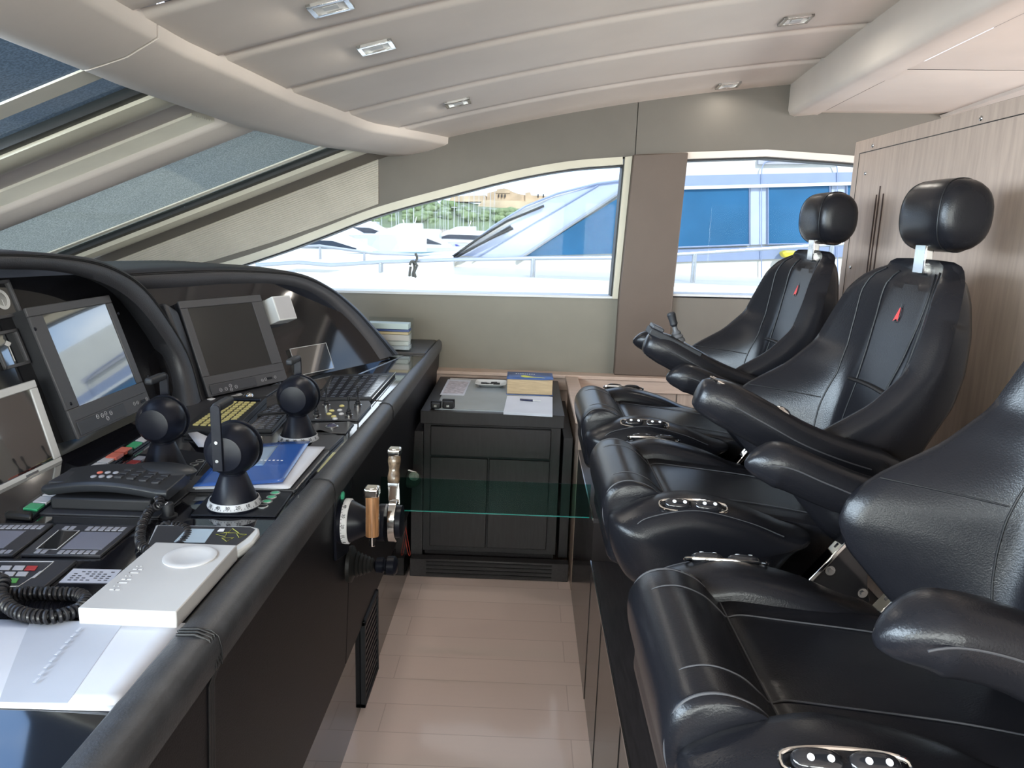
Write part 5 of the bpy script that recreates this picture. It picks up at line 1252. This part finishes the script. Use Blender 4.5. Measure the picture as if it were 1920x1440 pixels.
# rail with posts, wipers and rope
YR = 7.75
rl = [an(x, y, YR) for x, y in ((480,497),(560,492),(620,497),(720,491),(850,487),(1000,484),(1155,483),(1300,475),(1480,463),(1900,440))]
obj('hand_rail', MB().tube(rl, .020, 10), M_sil, ny)
for x, y0, y1 in ((714,492,543),(1000,484,543),(1303,475,532),(1560,458,525)):
    a_ = an(x, y0, YR); c_ = an(x-2, y1, YR); obj('rail_post', MB().cyl((a_[0],YR,1.05), a_, .024, n=12), M_sil, ny)
r2 = [an(x, y, 9.9) for x, y in ((415,468),(470,466),(600,461),(700,475),(840,480))]
obj('bow_rail', MB().tube(r2, .018, 8), M_sil, ny)
for x, y in ((446,467),(510,465),(600,461),(683,470)):
    a_ = an(x, y, 9.9); obj('bow_rail_post', MB().cyl((a_[0],9.9,1.04), a_, .016, n=8), M_sil, ny)
for k, pts in enumerate((((848,482),(900,445),(950,415),(1020,386)),((852,484),(905,455),(958,424)),((868,474),(925,445),(962,428)))):
    obj('wiper', ln(pts, .017, YN-.10-.03*k), M_rubber, ny)
rp = thing('mooring_rope', 'knotted dark mooring rope hung over the neighbouring yacht rail', 'rope', an(775,495,YR-.03))
for k, pts in enumerate((((770,500),(768,515),(767,545)),((774,488),(777,502),(774,515),(778,528),(774,545)),((781,500),(777,512),(780,525),(776,545)),((768,497),(772,490),(778,492),(783,500)),((779,475),(782,483),(780,490)))):
    obj('rope_strand', MB().tube([an(x, y, YR-.05-.01*k) for x, y in crv(pts, 5)], .013, 6), mat('dark_rope', (.07,.065,.055), .9) if k == 0 else bpy.data.materials['dark_rope'], rp)
# anchor like fitting on the deck
# ------------------------------------------------------------------ harbour boats
M_navy = mat('navy_canvas', (.05,.06,.25), .7); M_dkglass = mat('dark_boat_glass', (.03,.04,.06), .15); M_teal = mat('teal_grey_hull', (.18,.30,.34), .3)
def motor(px, py, Y, L, h, label, hullm=M_hull, dirn=1, grp='motor yachts moored in the harbour'):
    c = at(px, py, 1, Y); z0 = ZW; t = thing('motor_yacht', label, 'motor yacht', (c[0],Y,ZW), grp); s = dirn
    f = Fr((c[0],Y,ZW),(s,0,0),(0,1,0) if s > 0 else (0,-1,0))
    if s < 0: f.z = np.array((0,0,1.0))
    w = L*.13; R = []
    for u in np.linspace(0,1,12):
        x = -L/2+L*u; ww = w*(1-max(0,(u-.55)/.45)**2.2)+.02; sh = h*(.42+.16*max(0,u-.4)); R.append([f(p) for p in ((x,-ww*.7,0),(x+.0,-ww,sh),(x,ww,sh),(x,ww*.7,0))])
    obj('hull', MB().rings(R), hullm, t, smooth=0)
    b = MB(); b.rings([[f(p) for p in ((x,-w*k,z),(x,w*k,z),(x+0,w*k*.85,z2),(x,-w*k*.85,z2))] for x, k, z, z2 in ((-L*.38,.8,h*.42,h*.72),(-L*.36,.8,h*.42,h*.78),(.05*L,.8,h*.44,h*.78),(.22*L,.7,h*.46,h*.50))]); cb = obj('cabin', b, M_hull, t, smooth=0)
    b = MB(); b.rings([[f(p) for p in ((x,-w*k,z),(x,w*k,z),(x,w*k,z2),(x,-w*k,z2))] for x, k, z, z2 in ((-L*.33,.83,h*.53,h*.66),(.04*L,.83,h*.54,h*.66),(.15*L,.77,h*.53,h*.545))]); obj('cabin_windows', b, M_dkglass, cb, smooth=0)
    b = MB(); b.rings([[f(p) for p in ((x,-w*.5,z),(x,w*.5,z),(x,w*.45,z2),(x,-w*.45,z2))] for x, z, z2 in ((-L*.22,h*.78,h*.92),(-L*.04,h*.78,h*.90),(.03*L,h*.78,h*.80))]); obj('flybridge', b, M_hull, t, smooth=0)
    obj('radar_mast', MB().cyl(f((-L*.15,0,h*.88)), f((-L*.17,0,h*1.08)), .06, n=6), M_hull, t)
for a_ in ((505,470,62,16,5.2,'white motor yacht farthest left in the harbour',M_hull,1),(575,458,70,22,6.0,'long white motor yacht with a dark window band left of the masts',M_hull,1),(618,462,55,15,4.0,'teal grey hulled motor yacht behind the bow rail',M_teal,1),
           (688,458,95,16,5.0,'white motor yacht beside the blue canvas boats',M_hull,1),(745,462,88,13,4.4,'small white motor yacht below the tall single mast',M_hull,-1),(795,455,74,12,4.0,'white cruiser in front of the forested hill',M_hull,1),(850,462,98,13,4.2,'white cruiser just left of the black wipers',M_hull,-1)): motor(*a_)
for k, (px, Y, lb) in enumerate(((712,80,'small tender under dark blue canvas left of the mooring rope'),(730,84,'second small tender under blue canvas nearer the rope'),(842,95,'blue canvas covered dinghy by the wipers'))):
    c = at(px, 462, 1, Y); t = thing('covered_tender', lb, 'boat', (c[0],Y,ZW), 'tenders under blue canvas')
    obj('hull', MB().ell((c[0],Y,ZW+.4),(1.9,.9,.7),nu=16,nv=8), M_hull, t); obj('canvas_cover', MB().ell((c[0],Y,ZW+1.1),(1.5,.8,.7),nu=16,nv=8), M_navy, t)
# sailing boats with masts
M_mast = mat('pale_aluminium_mast', (.55,.56,.58), .4); rnd = random.Random(11)
def sailboat():
    t = thing('sailing_boat', 'x', 'sailing boat', (0,0,0), 'sailing boats moored under the hill'); L = 9.5; R = []
    for u in np.linspace(0,1,9):
        ww = 1.5*math.sin(PI*(.12+.80*(1-u)**1.0 if u > .5 else .12+.4+.0*u)) if False else 1.5*(1-(abs(u-.42)/.6)**2.2); R.append([(-L/2+L*u,-ww*.5,0),(-L/2+L*u,-ww,1.1),(-L/2+L*u,ww,1.1),(-L/2+L*u,ww*.5,0)])
    obj('hull', MB().rings(R), M_hull, t, smooth=0)
    obj('cabin', MB().box((-2,-.8,1.1),(1.8,.8,1.6)), M_hull, t, smooth=0, bevel=.1)
    m_ = obj('mast', MB().cyl((.4,0,1.1),(.4,0,13.0),.11,.06,n=6), M_mast, t)
    obj('crosstree', MB().box((.35,-.9,8.2),(.45,.9,8.3)), M_mast, m_)
    obj('boom', MB().cyl((.3,0,2.3),(-3.6,0,2.4),.10,n=6), M_navy, t)
    obj('forestay', MB().cyl((.4,0,12.6),(4.6,0,1.2),.035,n=4), M_mast, t)
    return t
proto = sailboat(); first = True
xs = [648,655,672,684,697,702,716,733,748,775,790,801,815,824,832,840,851,858,869,878,886,895,905,917,926,790,762,742,868,834]
for i, px in enumerate(xs):
    Y = 108+14*(sorted(xs).index(px) % 5)+(4 if i > 24 else 0); c = at(px, 455, 1, Y); s = rnd.uniform(.62,.92)
    if i == 9: s = 1.15
    where = 'left of the hill before the breakwater' if px < 700 else ('below the left slope of the hill' if px < 780 else ('below the middle of the wooded hill' if px < 850 else 'below the fort'))
    lb = 'bare masted white sailing boat moored '+where
    o = proto if first else dup(proto, (0,0,0)); first = False
    o.location = (c[0], Y, ZW); o.scale = (s*.6, s*.6, s); o.rotation_euler = (0,0,rnd.uniform(-.5,.5)+PI/2); o['group'] = 'sailing boats '+where; o['label'] = 'tallest masted white sailing boat standing before the left slope of the hill' if i == 9 else lb
# breakwater, low buildings, hill, trees, fort, mountains
b = MB(); M_stone = mat('pale_quay_stone', (.42,.36,.30), .9, var=.2, vscale=.4)
c0 = at(560,430,1,190); c1 = at(1100,440,1,190); zt = at(760,428,1,190)[2]
b.box((c0[0],190,ZW),(c1[0],194,zt)); o = obj('breakwater', b, M_stone, smooth=0); tag(o, 'long pale stone breakwater behind the masts', 'breakwater')
a_ = at(658,428,1,186); c_ = at(712,416,1,186); o = obj('quay_shed', MB().box((a_[0],182,zt-1),(c_[0],186,c_[2])), M_hull, smooth=0); tag(o, 'long low white roofed shed on the quay left of the hill', 'shed')
YH = 330; M_hill = mat('hill_grass', (.13,.17,.08), .9, var=.4, vscale=.08, bump=1, bscale=.3)
ridge = [(480,440),(640,436),(690,425),(712,405),(740,392),(780,386),(820,382),(850,374),(900,380),(1000,386),(1050,395),(1120,400),(1300,420)]
R = []
for k, dy in enumerate((0, 15, 40, 75, 110)):
    fr_ = [0,.35,.7,.95,1.0][k]; r = []
    for (x, y) in ridge:
        p = at(x, y, 1, YH+75); r.append((p[0], YH+dy, ZW+(p[2]-ZW)*fr_))
    R.append(r)
R.append([(p[0], YH+200, ZW) for p in R[-1]])
o = obj('hillside', MB().grid(R), M_hill); tag(o, 'green wooded hill beyond the harbour below the fort', 'hill', kind='structure')
M_tree = mat('tree_foliage', (.10,.15,.06), .9, var=.55, vscale=.6, bump=1, bscale=1.2, col2=(.24,.31,.14))
def tree():
    t = thing('tree', 'x', 'tree', (0,0,0), 'broad trees covering the hill'); b = MB(); rr = random.Random(5)
    for k in range(9):
        a = rr.uniform(0, 6.28); r = rr.uniform(0, 2.6); b.ell((r*math.cos(a), r*math.sin(a), rr.uniform(2.6,5)), (rr.uniform(1.4,2.2),)*3, nu=8, nv=6)
    obj('crown', b, M_tree, t, smooth=80); obj('trunk', MB().cyl((0,0,-1),(0,0,3),.3,n=6), M_wenge, t); return t
tp = tree(); ft = True; hr = random.Random(21)
used_ = []
for i in range(900):
    px = hr.uniform(700, 1060); top_ = float(np.interp(px, [p[0] for p in ridge], [p[1] for p in ridge])); v = hr.random()*(.45 if px > 835 else 1)
    dy = 12+v*52; fr_ = float(np.interp(dy, [0,15,40,75], [0,.35,.7,.95])); P = at(px, top_, 1, YH+75); zz = ZW+(P[2]-ZW)*fr_-1.0; zz = max(zz, ZW+.9)
    X_ = P[0]*(YH+dy)/(YH+75)
    if any((X_-a_)**2+(dy-b_)**2 < 46 for a_, b_ in used_) or len(used_) > 110: continue
    used_.append((X_, dy))
    o = tp if ft else dup(tp, (0,0,0)); ft = False
    s = hr.uniform(.6,1.0); o.location = (P[0]*(YH+dy)/(YH+75)+0, YH+dy, zz); o.scale = (s,s,s*.8); o.rotation_euler.z = hr.uniform(0,6)
    o['label'] = 'broad green tree among the many covering the hill below the fort'
for k, (x, lb) in enumerate(((803,'taller pointed cypress on the left ridge of the hill'),(810,'shorter pointed cypress beside the taller one on the ridge'))):
    p = at(x, 390, 1, YH+70); q = at(x, 373+k*3, 1, YH+70); t = thing('cypress', lb, 'tree', p, 'pair of cypresses on the ridge')
    obj('foliage', MB().lathe([(.3,-2),(1.0,0),(1.1,1),(.7,(q[2]-p[2])*.7),(.05,q[2]-p[2])], Fr(p), 10), mat('cypress_green', (.03,.06,.03), .9) if k == 0 else bpy.data.materials['cypress_green'], t)
# fort
YF = 400; M_fort = mat('sandstone_fort', (.52,.40,.27), .9, var=.2, vscale=.15)
ft_ = thing('stone_fort', 'pale sandstone fortress with bastions on top of the hill', 'fort', at(940,392,1,YF))
def fp(px, d0, d1, nm, mt_=M_fort): obj(nm, polyY(px, YF+d0, YF+d1, Yp=YF+d0), mt_, ft_, smooth=0)
fp([(842,378),(846,368),(910,366),(912,378)], 0, 20, 'left_bastion')
fp([(890,392),(905,376),(925,374),(985,377),(1035,381),(1048,396)], -8, 10, 'lower_rampart')
fp([(912,376),(914,362),(938,356),(957,358),(970,363),(985,366),(985,377)], 2, 25, 'main_keep')
fp([(985,378),(985,362),(994,360),(996,366),(1038,368),(1038,380)], 0, 18, 'right_wing')
fp([(930,362),(932,355),(945,353),(956,356),(956,362)], 1.5, 12, 'upper_block')
for x in (934,940,946,1008,1018): fp([(x,364),(x+2,364),(x+2,370),(x,370)], -.5 if x > 1000 else .8, 2, 'window', M_wenge)
# far mountains
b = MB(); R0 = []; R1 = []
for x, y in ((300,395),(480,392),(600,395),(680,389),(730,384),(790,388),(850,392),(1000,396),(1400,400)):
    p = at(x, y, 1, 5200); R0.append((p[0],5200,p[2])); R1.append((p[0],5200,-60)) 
b.grid([R1, R0, [(p[0],6500,-60) for p in R0]]); o = obj('far_mountains', b, mat('hazy_blue_ridge', (.22,.36,.62), 1.0)); tag(o, 'hazy blue mountain ridge on the horizon', 'mountains', kind='structure')  # distance haze is put into the blue base colour
b = MB(); b.box((-3000,420,ZW-.5),(3000,5200,ZW-.2)); o = obj('far_land', b, M_hill, smooth=0); o['kind'] = 'structure'
